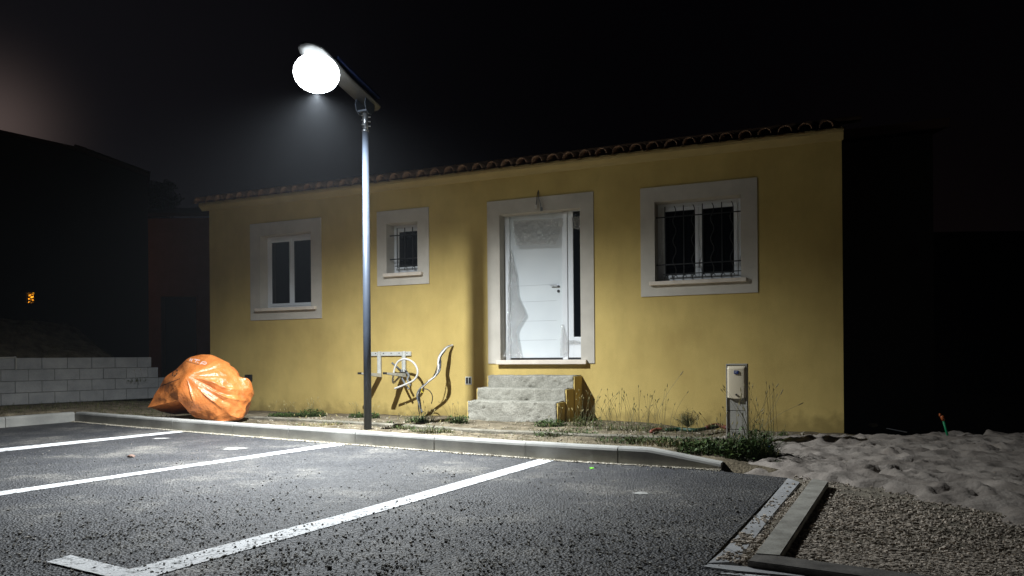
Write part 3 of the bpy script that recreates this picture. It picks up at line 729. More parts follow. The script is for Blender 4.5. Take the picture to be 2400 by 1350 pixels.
# cornice and roof
cz0 = 3.70; cz1 = TOPZ
prof = [(0,cz0),(-.012,cz0+.004),(-.02,cz0+.02),(-.045,cz0+.05),(-.075,cz0+.075),(-.085,cz0+.085),(-.085,cz1+.012),(.02,cz1+.012)]
mb = MB(); a_l, a_r = -.17, HLEN+.02
for a in (a_l, a_r): mb.v += [(a, q[0], q[1]) for q in prof]
n = len(prof); mb.f = [(i, n+i, n+i+1, i+1) for i in range(n-1)]+[tuple(range(n)), tuple(range(2*n-1, n-1, -1))]
mb.build('cornice', M_CORN, house)
SL = .30; tile_w = .2475; ntile = int((HLEN+.02)/tile_w); W2 = 3.7
tl = MB(); ey = -.17; ez = TOPZ+.006
def halfpipe(mb, x, y0, z0, y1, z1, r0, r1, n=9, th=.013, up=True):
    vs = []
    for (y, z, r) in ((y0,z0,r0),(y1,z1,r1)):
        for rr in (r, r-th):
            for k in range(n+1):
                an = math.pi*k/n; vs.append((x-rr*math.cos(an), y, z+(rr*math.sin(an) if up else -rr*math.sin(an)*.7)))
    m_ = n+1; fs = []
    for k in range(n):
        fs.append((k, k+1, 2*m_+k+1, 2*m_+k)); fs.append((m_+k+1, m_+k, 3*m_+k, 3*m_+k+1))
        fs.append((k+1, k, m_+k, m_+k+1))
    mb.add(vs, fs)
for i in range(ntile+1):
    x = -.10+tile_w*i
    for c_ in range(11):
        y0 = ey+.36*c_+(R.uniform(-.012,.012) if c_ == 0 else 0); y1 = y0+.42
        j = R.uniform(-.006,.006)
        halfpipe(tl, x+j, y0, ez+(y0-ey)*SL+.004*c_*0+.012, y1, ez+(y1-ey)*SL-.004, .088, .076)
    # mortar plug set back under the first tile
    vs = [(x, ey+.20, ez-.02)]+[(x-.075*math.cos(math.pi*k/8), ey+.20+.02*N(x*9,k), ez-.02+.07*math.sin(math.pi*k/8)) for k in range(9)]
    tl.add(vs, [(0,k,k+1) for k in range(1,9)])
x0_, x1_ = -.2, HLEN+.06
tl.build('roof_tile_field', M_TILE, house, smooth=True).name = 'roof'
pn = MB()
for i in range(ntile+2):
    x = -.10+tile_w*(i-.5)
    n = 5
    for k in range(n):
        xa = x-.05+.1*k/n; xb = x-.05+.1*(k+1)/n
        za = -.03*math.sin(math.pi*k/n); zb = -.03*math.sin(math.pi*(k+1)/n)
        pn.quad((xa,ey+.02,ez+za+.012),(xb,ey+.02,ez+zb+.012),(xb,W2,ez+(W2-ey)*SL+zb),(xa,W2,ez+(W2-ey)*SL+za))
pn.quad((x0_,ey+.06,ez-.02),(x1_,ey+.06,ez-.02),(x1_,W2,ez+(W2-ey)*SL-.03),(x0_,W2,ez+(W2-ey)*SL-.03))
pn.quad((x0_,W2,ez+(W2-ey)*SL),(x1_,W2,ez+(W2-ey)*SL),(x1_,2*W2+.2,ez),(x0_,2*W2+.2,ez))
pn.build('channel_tiles', M_TILE, house)
rd_ = MB()
for i in range(28):
    a = i*.4-.1
    n = 8; vs = []
    for (aa, rr) in ((a,.1),(a+.44,.088)):
        for k in range(n+1):
            an = math.pi*k/n; vs.append((aa, W2-rr*math.cos(an), ez+(W2-ey)*SL+rr*math.sin(an)-.01))
    rd_.add(vs, [(k, k+1, n+2+k, n+1+k) for k in range(n)])
rd_.build('ridge_tiles', M_TILE, house, smooth=True)
# outlet plate and small vent on wall
p = WL(1098.5, 892); mb = MB().box(p.x-.055, p.x+.055, -.010, -.001, p.z-.062, p.z+.062, .003)
sk = mb.build('wall_plate', M_BRK, house)
MB().box(p.x-.042, p.x-.005, -.014, -.011, p.z-.048, p.z+.048).box(p.x+.008, p.x+.042, -.014, -.011, p.z-.048, p.z+.048).build('slot', M_SEAL, house)
p = WL(587, 887); MB().box(p.x-.09, p.x+.05, -.05, -.001, p.z-.05, p.z+.07, .006).build('vent_box', M_SEAL, house)

# side wing set back to the right
wing = empty('annex', house_world(HLEN, 2.6, 0), HROT, 'dark set-back annex adjoining the yellow house', 'annex')
MB().box(.02, 1.35, 0, 4.5, -1.3, 4.35).build('wall', M_DARKW, wing)  # annex wall takes the darkened colour to look unlit
MB().add([(-.0,-.2,4.36),(1.55,-.2,4.36),(1.55,4.7,5.4),(-.0,4.7,5.4),(0,-.2,4.5),(1.55,-.2,4.5),(1.55,4.7,5.54),(0,4.7,5.54)],[(0,3,2,1),(4,5,6,7),(0,1,5,4),(1,2,6,5),(2,3,7,6),(3,0,4,7)]).build('roof', M_ROOFD, wing)

# ------------------------------------------------------------------ steps
def rough_box(a0,a1,y0,y1,z0,z1, amp, seed, res=.035):
    bm = bmesh.new(); nx_, ny_, nz_ = [max(1,int(v/res)) for v in (a1-a0,y1-y0,z1-z0)]
    def grid(o, du, dv, nu, nv):
        vs = [[bm.verts.new(Vector(o)+Vector(du)*(i/nu)+Vector(dv)*(j/nv)) for j in range(nv+1)] for i in range(nu+1)]
        for i in range(nu):
            for j in range(nv): bm.faces.new((vs[i][j],vs[i+1][j],vs[i+1][j+1],vs[i][j+1]))
    A,B,C = (a1-a0,0,0),(0,y1-y0,0),(0,0,z1-z0)
    grid((a0,y0,z0),A,C,nx_,nz_); grid((a0,y0,z1),A,B,nx_,ny_); grid((a1,y0,z0),B,C,ny_,nz_); grid((a0,y1,z0),(0,y0-y1,0),C,ny_,nz_)
    grid((a1,y1,z0),(a0-a1,0,0),C,nx_,nz_)
    bmesh.ops.remove_doubles(bm, verts=bm.verts, dist=1e-4)
    for v in bm.verts:
        q = v.co*9; e = noise.noise_vector(q+Vector((seed,0,0)))*amp+noise.noise_vector(v.co*30)*amp*.5
        pit = max(0, noise.noise(v.co*22+Vector((0,seed,0)))-.12)*.06*sstep(.0,.4,noise.noise(v.co*3+Vector((seed,3,0)))+.2)
        if abs(v.co.y-y0) < 1e-4: e.y += pit
        v.co += e
    return bm
steps = empty('entrance_steps', house_world(WL(1240,900).x, -.5, .05), HROT, 'rough grey concrete steps with yellow sides below the front door', 'steps')
sx0 = WL(1142.5, 878, -.38); sx1 = WL(1345, 881, -.38)
Ls = [(.38, .664), (.70, .492), (1.02, .322)]
ox = WL(1240,900).x
PXL = [(1142.5,1345,.38),(1117,1326,.70),(1094,1305,1.02)]
M_STEPSIDE = M_STUCCO
for k, (xl, xr, out) in enumerate(PXL):
    a0 = WL(xl, 900, -out).x; a1 = WL(xr, 900, -out).x; z1 = Ls[k][1]
    y1 = -.004 if k == 0 else -(PXL[k-1][2])+.02
    bm = rough_box(a0+.012, a1-.012, -out, y1, -.05, z1, .011, k*7, .022)
    for v in bm.verts: v.co += Vector((-ox, .5, -.05))
    me = bpy.data.meshes.new('step'); bm.to_mesh(me); bm.free(); me.materials.append(M_CONC)
    for p_ in me.polygons: p_.use_smooth = True
    o = bpy.data.objects.new('step', me); COL.objects.link(o); o.parent = steps
    mb = MB().box(a0-ox-.006, a0-ox+.014, .5-out+.012, .5+y1, -.09, z1-.062, .003).box(a1-ox-.012, a1-ox+.008, .5-out+.012, .5+y1, -.09, z1-.062, .003)
    mb.each('side_render', M_STUCCO, steps)

# ------------------------------------------------------------------ AC wall bracket
r0 = WL(857, 830); r1 = WL(965, 829.5)
rz = (WL(930,829).z); brk = empty('wall_bracket', house_world((r0.x+r1.x)/2, 0, rz), HROT, 'white metal air conditioner bracket on the yellow wall behind the lamp post', 'bracket')
cx_ = (r0.x+r1.x)/2
mb = MB().box(r0.x-cx_, r1.x-cx_, -.03, -.002, -.034, .034, .004); mb.build('rail', M_BRK, brk)
bo = MB()
for k in range(6):
    a = (r0.x-cx_)+.07+k*(r1.x-r0.x-.14)/5; bo.tube([(a,-.031,.008),(a,-.037,.008)], .008, 8)
bo.each('bolt', M_SEAL, brk)
for px_ in (890, 947.5):
    a = WL(px_, 860, -.03).x-cx_; zb = WL(px_, 879, -.03).z-rz
    mb = MB().box(a-.033, a-.026, -.055, -.031, zb, .036).box(a+.026, a+.033, -.055, -.031, zb, .036).box(a-.026, a+.026, -.037, -.031, zb, .040)
    mb.add([(a-.035,-.035,zb+.03),(a+.035,-.035,zb+.03),(a+.035,-.60,zb+.055),(a-.035,-.60,zb+.055),(a-.035,-.035,zb-.035),(a+.035,-.035,zb-.035),(a+.035,-.60,zb+.03),(a-.035,-.60,zb+.03)],
           [(0,3,2,1),(4,5,6,7),(0,1,5,4),(1,2,6,5),(2,3,7,6),(3,0,4,7)])
    arm = mb.build('arm', M_BRK, brk)
    MB().box(a-.034, a+.034, -.615, -.60, zb+.026, zb+.060, .003).build('end_cap', M_SEAL, arm)

# conduit loop and cables (house-local coordinates -> world)
def wl_world(px_, py_, off): 
    p = WL(px_, py_, -off); return house_world(p.x, -off, p.z)
def cable(name, pts, r, m, label, cat, parts=None, n=8):
    P = spline([wl_world(*p) for p in pts], 8); base = Vector((P[-1].x, P[-1].y, min(p.z for p in P)))
    mb = MB(); mb.tube(P, r, n); o = mb.build(name, m, smooth=True, off=base); tag(o, label, cat); return o, base
cable('conduit_loop', [(947,872,.04),(930,890,.12),(922,897,.22),(921,885,.28),(925.5,862,.3),(934,847,.3),(951,841.5,.3),(970,851,.3),(979,871,.3),(971,890,.3),(945.5,903,.3),(925,911,.3)], .017, M_CABW, 'white plastic conduit curled in a loop in front of the wall bracket', 'conduit')
rope = empty('pipe_stub', wl_world(948,880,.02), 0, 'dark grey insulated pipe ends poking out under the conduit loop', 'pipe')
for pts in ([(944,866,.02),(940,880,.1),(950,900,.2),(958,912,.26)],[(950,868,.02),(958,880,.12),(955,890,.18),(962,904,.2)],[(940,870,.02),(930,860,.14),(918,850,.2)]):
    P = spline([wl_world(*p)-rope.location for p in pts], 6); MB().tube(P, [.022-.009*i/len(P) for i in range(len(P))], 7).build('pipe', M_CABG, rope, smooth=True)
cb = empty('cable_bundle', wl_world(985,968,.3), 0, 'bundle of white black and yellow cables hanging from the yellow wall', 'cables')
main = [(1061,809,.02),(1049,813,.12),(1040,822,.22),(1031,837,.32),(1029.5,851,.38),(1029,866,.42),(1020,881,.44),(1002,896,.44),(986,911,.42),(980,926,.40),(982,948,.38),(987,968,.36)]
def jit(pts, dx, dy, sd): 
    return [(p[0]+dx*math.sin(i*1.1+sd)*min(1,i*.5), p[1]+dy*math.cos(i*1.3+sd)*min(1,i*.5), p[2]) for i, p in enumerate(pts)]
for k, (m_, dx, dy, r_, pts) in enumerate([(M_CABW,1.5,1,.014,main[:9]),(M_CABG,2.2,1.5,.012,main),(M_CABB,2.6,2,.011,main),(M_CABB,3,2,.008,main),(M_CABW,2.4,1.6,.009,main[:10]),(M_CABY,1.6,2,.006,main[:3]+[(1036,830,.25)]),(M_CABY,2,1,.007,[(1006,893,.43),(993,906,.43),(988,916,.42),(990,920,.42)]),
      (M_CABB,0,0,.006,[(1031,843,.3),(1026,855,.36),(1020,873,.4),(1012,888,.42),(998,900,.42)]),(M_CABB,0,0,.006,[(987,914,.42),(992,911,.42),(1004,914,.40),(1012,924,.38),(1013.5,935,.37),(1011,946,.36)]),(M_CABG,1,1,.006,[(982,940,.38),(985,955,.36),(991,966,.34)])]):
    P = spline([wl_world(*p)-cb.location for p in jit(pts,dx*1.25,dy*1.2,k*1.7)], 7); MB().tube(P, r_*1.2, 7).build('cable', m_, cb, smooth=True)
dw = empty('ceiling_wires', wl_world(1260,450,.0), 0, 'loose bare lamp wires dangling from the wall above the front door', 'wires')
dw.name = 'lamp_wires'
for pts, m_ in (([(1262,446,.0),(1259,456,.05),(1258,470,.06),(1256,484,.06)], M_CABB),([(1262,446,.0),(1262,460,.06),(1266,476,.08),(1269,490,.08)], M_CABG)):
    P = spline([wl_world(*p)-dw.location for p in pts], 6); MB().tube(P, .006, 6).build('wire', m_, dw, smooth=True)
    q = P[-1]; MB().box(q.x-.018, q.x+.018, q.y-.012, q.y+.012, q.z-.03, q.z+.025, .003).build('connector', M_CABW if m_ is M_CABB else M_CABG, dw)

# ------------------------------------------------------------------ street lamp
PP = Vector((-1.73, 8.74, 0)); zt = D(857, 262, 8.74).z
pole_x = D(862, 1000, 8.74).x; PP.x = pole_x
LH = Vector((-2.10, 7.93, D(747,172,7.93).z))
lamp = empty('street_lamp', (PP.x, PP.y, .06), 0, 'tall grey solar street lamp, lit, standing behind the kerb', 'street lamp')
o3 = Vector((PP.x, PP.y, .06))
mb = MB(); mb.tube([(0,0,-.1),(0,0,1.2),(0,0,zt-.06-.22)], [.046,.0455,.038], 28); mb.build('pole', M_POLE, lamp, smooth=True)
hz0 = zt-.06
MB().tube([(0,0,hz0-.225),(0,0,hz0-.02)], .031, 24).tube([(0,0,hz0-.24),(0,0,hz0-.222)], .042, 24).build('collar', M_STEEL, lamp, smooth=True)
bl = MB()
for k in range(3):
    for an in (.2, 2.3, 4.2): 
        z = hz0-.06-.055*k; bl.tube([(.028*math.cos(an),.028*math.sin(an),z),(.062*math.cos(an),.062*math.sin(an),z)], .007, 6)
bl.each('bolt', M_STEEL, lamp)
# head: bracket plates, housing reaching to the lens, solar panel on top
hv = Vector((LH.x-PP.x, LH.y-PP.y, 0)); hl = hv.length; hv.normalize(); hs = Vector((-hv.y, hv.x, 0))
def hp(t, s_, z): q = hv*t+hs*s_; return (q.x, q.y, z)
ztop = hz0+.02; zl = LH.z-.06
plates = MB()
for s_ in (-.075, .06):
    vs = []; n = 10
    for off in (0,.008):
        vs += [hp(.10*math.cos(a)-.0, s_+off, ztop+.05+.11*math.sin(a)) for a in [math.pi*2*k/n for k in range(n)]]
    plates.add(vs, [tuple(range(n)), tuple(range(2*n-1,n-1,-1))]+[(k,(k+1)%n,n+(k+1)%n,n+k) for k in range(n)])
plates.add([hp(-.06,-.075,ztop-.01),hp(.06,-.075,ztop-.01),hp(.06,.068,ztop-.01),hp(-.06,.068,ztop-.01),hp(-.06,-.075,ztop-.03),hp(.06,-.075,ztop-.03),hp(.06,.068,ztop-.03),hp(-.06,.068,ztop-.03)],[(0,1,2,3),(7,6,5,4),(0,4,5,1),(1,5,6,2),(2,6,7,3),(3,7,4,0)])
plates.build('tilt_bracket', M_POLE, lamp)
hb = MB()
z0h = ztop+.12; z1h = zl+.20
secs = [(-.22,.05,.015),(-.16,.12,.025),(.1,.12,.03),(.45,.12,.03),(hl-.15,.15,.04),(hl+.08,.16,.04),(hl+.17,.11,.03),(hl+.21,.04,.015)]
rows = []; nn = 14
for (t, w, h_) in secs:
    zc = z0h+(z1h-z0h)*(t/hl); rows.append([hp(t, w*math.cos(2*math.pi*k/nn), zc+h_*math.sin(2*math.pi*k/nn)) for k in range(nn)])
for r_ in rows: hb.v += r_
for i in range(len(rows)-1):
    for k in range(nn): hb.f.append((i*nn+k, i*nn+(k+1)%nn, (i+1)*nn+(k+1)%nn, (i+1)*nn+k))
hb.f.append(tuple(range(nn))[::-1]); hb.f.append(tuple((len(rows)-1)*nn+k for k in range(nn)))
hb.build('housing', M_HOUSING, lamp, smooth=True)
sp_ = MB(); zz = lambda t: z0h+(z1h-z0h)*(t/hl)+.062
sp_.add([hp(-.12,-.14,zz(-.12)),hp(hl-.2,-.14,zz(hl-.2)),hp(hl-.2,.14,zz(hl-.2)),hp(-.12,.14,zz(-.12)),hp(-.12,-.14,zz(-.12)+.025),hp(hl-.2,-.14,zz(hl-.2)+.025),hp(hl-.2,.14,zz(hl-.2)+.025),hp(-.12,.14,zz(-.12)+.025)],[(0,3,2,1),(4,5,6,7),(0,1,5,4),(1,2,6,5),(2,3,7,6),(3,0,4,7)])
sp_.build('solar_panel', M_SOLAR, lamp)
M_LENS = emis('lit_lens', (.90,.97,1.0), 22.0)
lc = Vector((LH.x, LH.y, LH.z))-o3
lb = MB(); rings = 14; seg = 28; RX, RZ_ = .245, .20
for i in range(rings+1):
    ph = math.pi*i/rings
    for k in range(seg): lb.v.append((lc.x+RX*math.sin(ph)*math.cos(2*math.pi*k/seg), lc.y+RX*math.sin(ph)*math.sin(2*math.pi*k/seg), lc.z+RZ_*math.cos(ph)))
for i in range(rings):
    for k in range(seg): lb.f.append((i*seg+k, (i+1)*seg+k, (i+1)*seg+(k+1)%seg, i*seg+(k+1)%seg))
lb.build('lens', M_LENS, lamp, smooth=True)
ld = bpy.data.lights.new('lamp_light', 'SPOT'); ld.energy = 3750; ld.color = (.90,.96,1.0); ld.shadow_soft_size = .03
ld.spot_size = math.radians(157); ld.spot_blend = 1.0
lo = bpy.data.objects.new('lamp_light', ld); COL.objects.link(lo); lo.parent = lamp
lo.location = (lc.x, lc.y, lc.z-.212)
# tilted a little toward the car park
dirv = Vector((.0, .03, -1)).normalized(); lo.rotation_euler = dirv.to_track_quat('-Z','Y').to_euler()

# ------------------------------------------------------------------ meter box
mbp = G(1729, 1031, .03); yb = mbp.y
mw0 = None
meter = empty('meter_cabinet', (mbp.x, mbp.y, .02), HROT, 'grey pedestal meter cabinet with cream door and blue label', 'meter cabinet')
W_ = .215/2; Hh = .83; Dd = .17
fr_ = MB(); t = .011
fr_.box(-W_, -W_+t, -Dd/2, Dd/2, -.1, Hh, .004).box(W_-t, W_, -Dd/2, Dd/2, -.1, Hh, .004).box(-W_+t, W_-t, -Dd/2, Dd/2, Hh-t*1.2, Hh, .004).box(-W_+t, W_-t, Dd/2-.012, Dd/2, -.1, Hh-t*1.2)
fr_.build('cabinet', M_BOXD if False else M_BOXG, meter)
x0m, x1m = -W_+t+.002, W_-t-.002
zs = [-.1, .145, .375, .49]
for a, b_ in ((.0,.125),(.131,.325),(.331,.462)):
    MB().box(x0m, x1m, -Dd/2+.012, -Dd/2+.045, a-.1 if a == 0 else a, b_, .003).build('lower_panel', M_BOXG, meter)
dm = MB(); nseg = 10; zd0, zd1 = .472, Hh-t*1.2-.008
vs = []
for z in (zd0, zd0+.02, (zd0+zd1)/2, zd1-.03, zd1):
    bulge = {zd0:.016, zd1:.002}.get(z, .015)
    for k in range(nseg+1):
        x = x0m+(x1m-x0m)*k/nseg; b_ = bulge*math.sin(math.pi*k/nseg)**.3 if 0 < k < nseg else 0
        vs.append((x, -Dd/2-.002-b_, z-(.012*math.sin(math.pi*k/nseg) if z == zd0 else 0)))
fs = []
for i in range(4):
    for k in range(nseg): fs.append((i*(nseg+1)+k, i*(nseg+1)+k+1, (i+1)*(nseg+1)+k+1, (i+1)*(nseg+1)+k))
n0 = len(vs); vs += [(x0m,-Dd/2+.02,zd0),(x1m,-Dd/2+.02,zd0),(x1m,-Dd/2+.02,zd1),(x0m,-Dd/2+.02,zd1)]
fs += [tuple([n0, n0+1]+[k for k in range(nseg, -1, -1)]), (n0+3, 0+4*(nseg+1))+tuple(4*(nseg+1)+k for k in range(1,nseg+1))+(n0+2,)]
dm.add(vs, fs); dd = dm.build('door', M_BOXC, meter, smooth=False)
MB().box(-.022,.022,-Dd/2-.0265,-Dd/2-.018, zd1-.085, zd1-.050).build('label_plate', M_BLUE, dd)
MB().box(-.016,.012,-Dd/2-.028,-Dd/2-.0275, zd1-.064, zd1-.061).box(-.016,.002,-Dd/2-.028,-Dd/2-.0275, zd1-.074, zd1-.072).build('print', M_WHITE, dd)
MB().tube([(0,-Dd/2-.018,zd0+.03),(0,-Dd/2-.028,zd0+.03)], .010, 12).build('lock', M_SEAL, dd)
# ------------------------------------------------------------------ block wall
bw_o = Vector((BW0.x, BW0.y, .19))
wl_ = empty('block_wall', bw_o, math.atan2(bwd.y, bwd.x), 'low unrendered concrete block wall with a stepped end', 'wall')
Lw = (BW1-BW0).length; bl_ = .405; ztw = .19
blk = MB(); mor = MB()
for crs in range(4):
    end = Lw + (0, .13, .27, .33)[3-crs] - 0
    x = -(.2 if crs % 2 else 0)-1.6; z0_ = .2*crs+.004
    while x < end-.05:
        x1b = min(x+bl_, end); jx = R.uniform(-.004,.004)
        blk.box(x+.005, x1b-.005, jx, .19, z0_+.004, z0_+.194, .004); x = x1b
    mor.box(-1.6, end-.01, .008, .18, z0_-.004, z0_+.004 if crs else z0_+.004)
    mor.box(-1.6, end-.02, .010, .182, z0_+.0045, z0_+.1935)
blk.build('blockwork', M_BLOCK, wl_); mor.build('mortar_bed', M_MORT, wl_)
mb = MB(); P = [(.50,-.012,.81),(.50,-.014,.70),(.50,-.012,.62)]; mb.tube(spline([(.40,.0,.803),(.60,-.0,.806),(.64,-.008,.80),(.64,-.01,.60)],4), .014, 6); mb.build('mortar_smear', M_KERB, wl_)

# ------------------------------------------------------------------ orange bag
def bagpt(x, y, d):
    px_, py_ = 330+x*.1407, 810+y*.1407; return D(px_, py_, 10.25-d)
BV = [(1065,105,-.20),(1370,200,-.14),(1560,340,-.08),(1620,490,0),(1790,520,-.06),(1890,650,-.12),(1920,800,-.12),(1840,1010,-.06),(1680,1275,.16),(1300,1290,.30),
 (890,1215,.36),(620,915,.42),(612,700,.44),(750,490,.40),(1100,335,.16),(1230,240,.04),(780,190,-.26),(600,370,-.32),(380,540,-.36),(300,690,-.34),
 (180,880,-.12),(65,1045,.0),(330,985,.26),(500,600,.20),(430,800,.27),(1400,520,.20),(1350,800,.34),(1150,1030,.42),(1620,800,.14),(1600,1050,.22),
 (1000,700,.42),(900,950,.45)]
BF = [(0,16,15),(0,15,1),(16,14,15),(16,13,14),(16,17,13),(17,23,13),(17,18,23),(18,19,23),(19,24,23),(23,24,12),(23,12,13),(19,20,24),(20,22,24),(20,21,22),(24,22,11),(24,11,12),
 (13,12,30),(12,31,30),(12,11,31),(11,10,31),(10,9,27),(31,10,27),(30,31,27),(30,27,26),(9,29,27),(9,8,29),(27,29,26),(26,29,28),(29,8,7),(29,7,28),(28,7,6),(28,6,5),(28,5,3),(5,4,3),(25,28,3),(25,26,28),(30,26,25),(13,30,25),(13,25,14),(14,25,15),(15,25,2),(15,2,1),(25,3,2)]
loop = [21,20,19,18,17,16,0,1,2,3,4,5,6,7,8,9,10,11,22]
vs = [bagpt(*p) for p in BV]; fs = [tuple(f) for f in BF]
cen = Vector((sum(vs[i].x for i in loop)/len(loop), 10.75, .5))
bkv = []
for i in loop:
    p = vs[i]; q = p.lerp(cen, .22); q.y = max(p.y+.35, 10.7)
    if i in (8,9,10,11,22,21): q = Vector((p.x+(cen.x-p.x)*.2, 10.75, .09))
    bkv.append(len(vs)); vs.append(q)
for k in range(len(loop)):
    a, b_ = loop[k], loop[(k+1)%len(loop)]; fs.append((a, bkv[k], bkv[(k+1)%len(loop)], b_)[::-1])
ci = len(vs); vs.append(Vector((cen.x, 11.15, .55)))
for k in range(len(loop)): fs.append((bkv[k], ci, bkv[(k+1)%len(loop)]))
bm = bmesh.new(); bvv = [bm.verts.new(v) for v in vs]
for f in fs: bm.faces.new([bvv[i] for i in f])
bmesh.ops.recalc_face_normals(bm, faces=bm.faces[:])
crl = bm.edges.layers.float.new('crease_edge')
bm.edges.ensure_lookup_table()
def crease(i, j, v):
    for e in bvv[i].link_edges:
        if e.other_vert(bvv[i]) is bvv[j]: e[crl] = v
for e in bm.edges:
    e[crl] = .30
for i, j, v in [(13,12,.75),(12,11,.9),(13,14,.55),(14,15,.6),(15,1,.5),(16,17,.8),(17,18,.8),(18,19,.8),(19,20,.8),(20,21,.9),(21,22,1),(22,11,1),(11,10,1),(10,9,.8),(9,8,.8),(0,16,.6),(13,30,.4),(3,25,.2),(3,28,.5)]: crease(i, j, v)
me = bpy.data.meshes.new('tmp'); bm.to_mesh(me); bm.free()
bo_ = bpy.data.objects.new('tmp', me); COL.objects.link(bo_)
md = bo_.modifiers.new('s', 'SUBSURF'); md.levels = 5; md.render_levels = 5
dg = bpy.context.evaluated_depsgraph_get(); me2 = bpy.data.meshes.new_from_object(bo_.evaluated_get(dg))
bpy.data.objects.remove(bo_)
me2.name = 'dumped_bag'
Rp = bagpt(750,490,.4); base = Vector((D(480,985,10.2).x, 10.3, .07))
nrm = [v.normal.copy() for v in me2.vertices]
def folds(p):
    # pixel-free: fold ridges radiate from the raised corner Rp in the bag's own x/z plane
    dx, dz = p.x-Rp.x, p.z-Rp.z; r = math.hypot(dx, dz); an = math.atan2(dz, dx)
    h = 0
    for a0, w, am, r0, r1 in ((-.42,.045,-.035,.08,.75),(-.30,.03,.020,.1,.7),(-.60,.05,-.018,.3,.85),(-.05,.05,-.012,.1,.6),(-.78,.04,.016,.2,.7),(-1.25,.05,.016,.05,.4),(.28,.05,-.014,.1,.5),(-2.4,.06,-.012,.1,.6),(-.5,.02,.014,.35,.8)):
        if r0 < r < r1: h += am*math.exp(-((an-a0+.10*N(p.x*3,p.z*3))/w)**2)*math.sin(math.pi*(r-r0)/(r1-r0))
    return h
for i, v in enumerate(me2.vertices):
    p = v.co; k = folds(p) if p.y < 10.6 else 0
    rg = abs(N(p.x*3.2, p.y*3.2+p.z*2, p.z*4.5)); rg2 = abs(N(p.x*9+p.z*4, p.y*9, p.z*8-p.x*3)); 
    right = sstep(.1, .5, p.x-Rp.x)
    k += -.030*rg*(.5+right)-.014*rg2*(.4+right)+.010*N(p.x*5,p.y*5,p.z*5)
    v.co = p+nrm[i]*k
for v in me2.vertices:
    if v.co.z < .05: v.co.z = .05
for p_ in me2.polygons: p_.use_smooth = True
bag_bvh = BVHTree.FromPolygons([v.co.copy() for v in me2.vertices], [tuple(p_.vertices) for p_ in me2.polygons])
for v in me2.vertices: v.co -= base
me2.materials.clear(); me2.materials.append(M_TARP)
bag = bpy.data.objects.new('bulk_bag', me2); COL.objects.link(bag); bag.location = base
tag(bag, 'large crumpled orange bulk bag lying behind the kerb', 'bulk bag')
eye = Vector((0,0,HC))
def on_bag(px_, py_, lift=.004):
    u, v = ray(px_, py_); d = Vector((u,1,v)).normalized(); h = bag_bvh.ray_cast(eye, d)
    if h[0] is None: return None
    return h[0]-d*lift
def bag_poly(polys, name, m, lift=.004):
    """polys: list of pixel polygons in the zoom frame, laid on the cloth as thin ink"""
    mb = MB()
    for P in polys:
        bm = bmesh.new(); bm.faces.new([bm.verts.new((x, y, 0)) for x, y in P]); bmesh.ops.triangulate(bm, faces=bm.faces[:])
        bmesh.ops.subdivide_edges(bm, edges=bm.edges[:], cuts=2, use_grid_fill=True); bm.verts.index_update()
        q = [on_bag(330+v.co.x*.1407, 810+v.co.y*.1407, lift) for v in bm.verts]
        if all(x is not None for x in q): mb.add(q, [[v.index for v in f.verts] for f in bm.faces])
        bm.free()
    if mb.v: return mb.build(name, m, off=base).__class__ and None
def bag_ink(polys, name, m, lift=.004):
    mb = MB()
    for P in polys:
        bm = bmesh.new(); bm.faces.new([bm.verts.new((x, y, 0)) for x, y in P]); bmesh.ops.triangulate(bm, faces=bm.faces[:])
        bmesh.ops.subdivide_edges(bm, edges=bm.edges[:], cuts=2, use_grid_fill=True); bm.verts.index_update()
        q = [on_bag(330+v.co.x*.1407, 810+v.co.y*.1407, lift) for v in bm.verts]
        fs_ = [[v.index for v in f.verts] for f in bm.faces if all(q[v.index] is not None for v in f.verts)]
        q = [x if x is not None else base for x in q]
        mb.add(q, fs_); bm.free()
    mb.v = [tuple(Vector(p)-base) for p in mb.v]
    return mb.build(name, m, bag)
def stroke(pts, w):
    out = []
    for (x0,y0),(x1,y1) in zip(pts[:-1], pts[1:]):
        d = Vector((x1-x0,y1-y0)); L_ = d.length; d /= L_; n_ = Vector((-d.y,d.x))*w/2; e = d*w*.3
        out.append([(x0-e.x+n_.x,y0-e.y+n_.y),(x1+e.x+n_.x,y1+e.y+n_.y),(x1+e.x-n_.x,y1+e.y-n_.y),(x0-e.x-n_.x,y0-e.y-n_.y)])
    return out
def sh(P, dx=28, dy=22): return [[(x+dx, y+dy) for x, y in q] for q in P]
for ink in (stroke([(783,228),(805,192)],11)+stroke([(805,192),(812,238)],11)+stroke([(812,238),(838,200)],11),
            stroke([(868,205),(952,222)],15)+stroke([(912,214),(880,248)],14), [[(912,252),(928,250),(930,266),(914,268)]],
            stroke([(965,285),(1000,245)],14)+stroke([(1000,245),(1058,255),(1066,278),(1040,290),(990,275)],12)):
    bag_ink(sh(ink), 'letter', M_INKW)

ink = []
for k in range(16):
    x = 320+k*21; y = 680-k*8.2
    ink += stroke([(x,y),(x+14,y-6)], 9+3*(k%2))
bag_ink(ink, 'small_print', M_INKB)
ink = []
for k in range(14):
    x = 765+k*15; y = 262+k*4; ink += stroke([(x,y),(x+8,y+2)], 12)
bag_ink(ink, 'small_print', mat('faded_print', (.20,.08,.03), rough=.6))
ink = []; rc = Vector((552,447))
def rp(a, r): return (rc.x+math.cos(a)*r*48-math.sin(a)*r*10, rc.y+math.sin(a)*r*62+math.cos(a)*r*-18)
rc = Vector((568,456))
for k in range(3):
    a0 = k*2.094+.2; ink = []
    for j in range(4):
        a = a0+j*.33; ink.append([rp(a,1.0),rp(a+.34,1.0),rp(a+.34,.68),rp(a,.68)])
    a = a0+4*.33; ink.append([rp(a,1.22),rp(a+.42,.84),rp(a,.46)])
    bag_ink(ink, 'recycling_arrow', M_INKB)
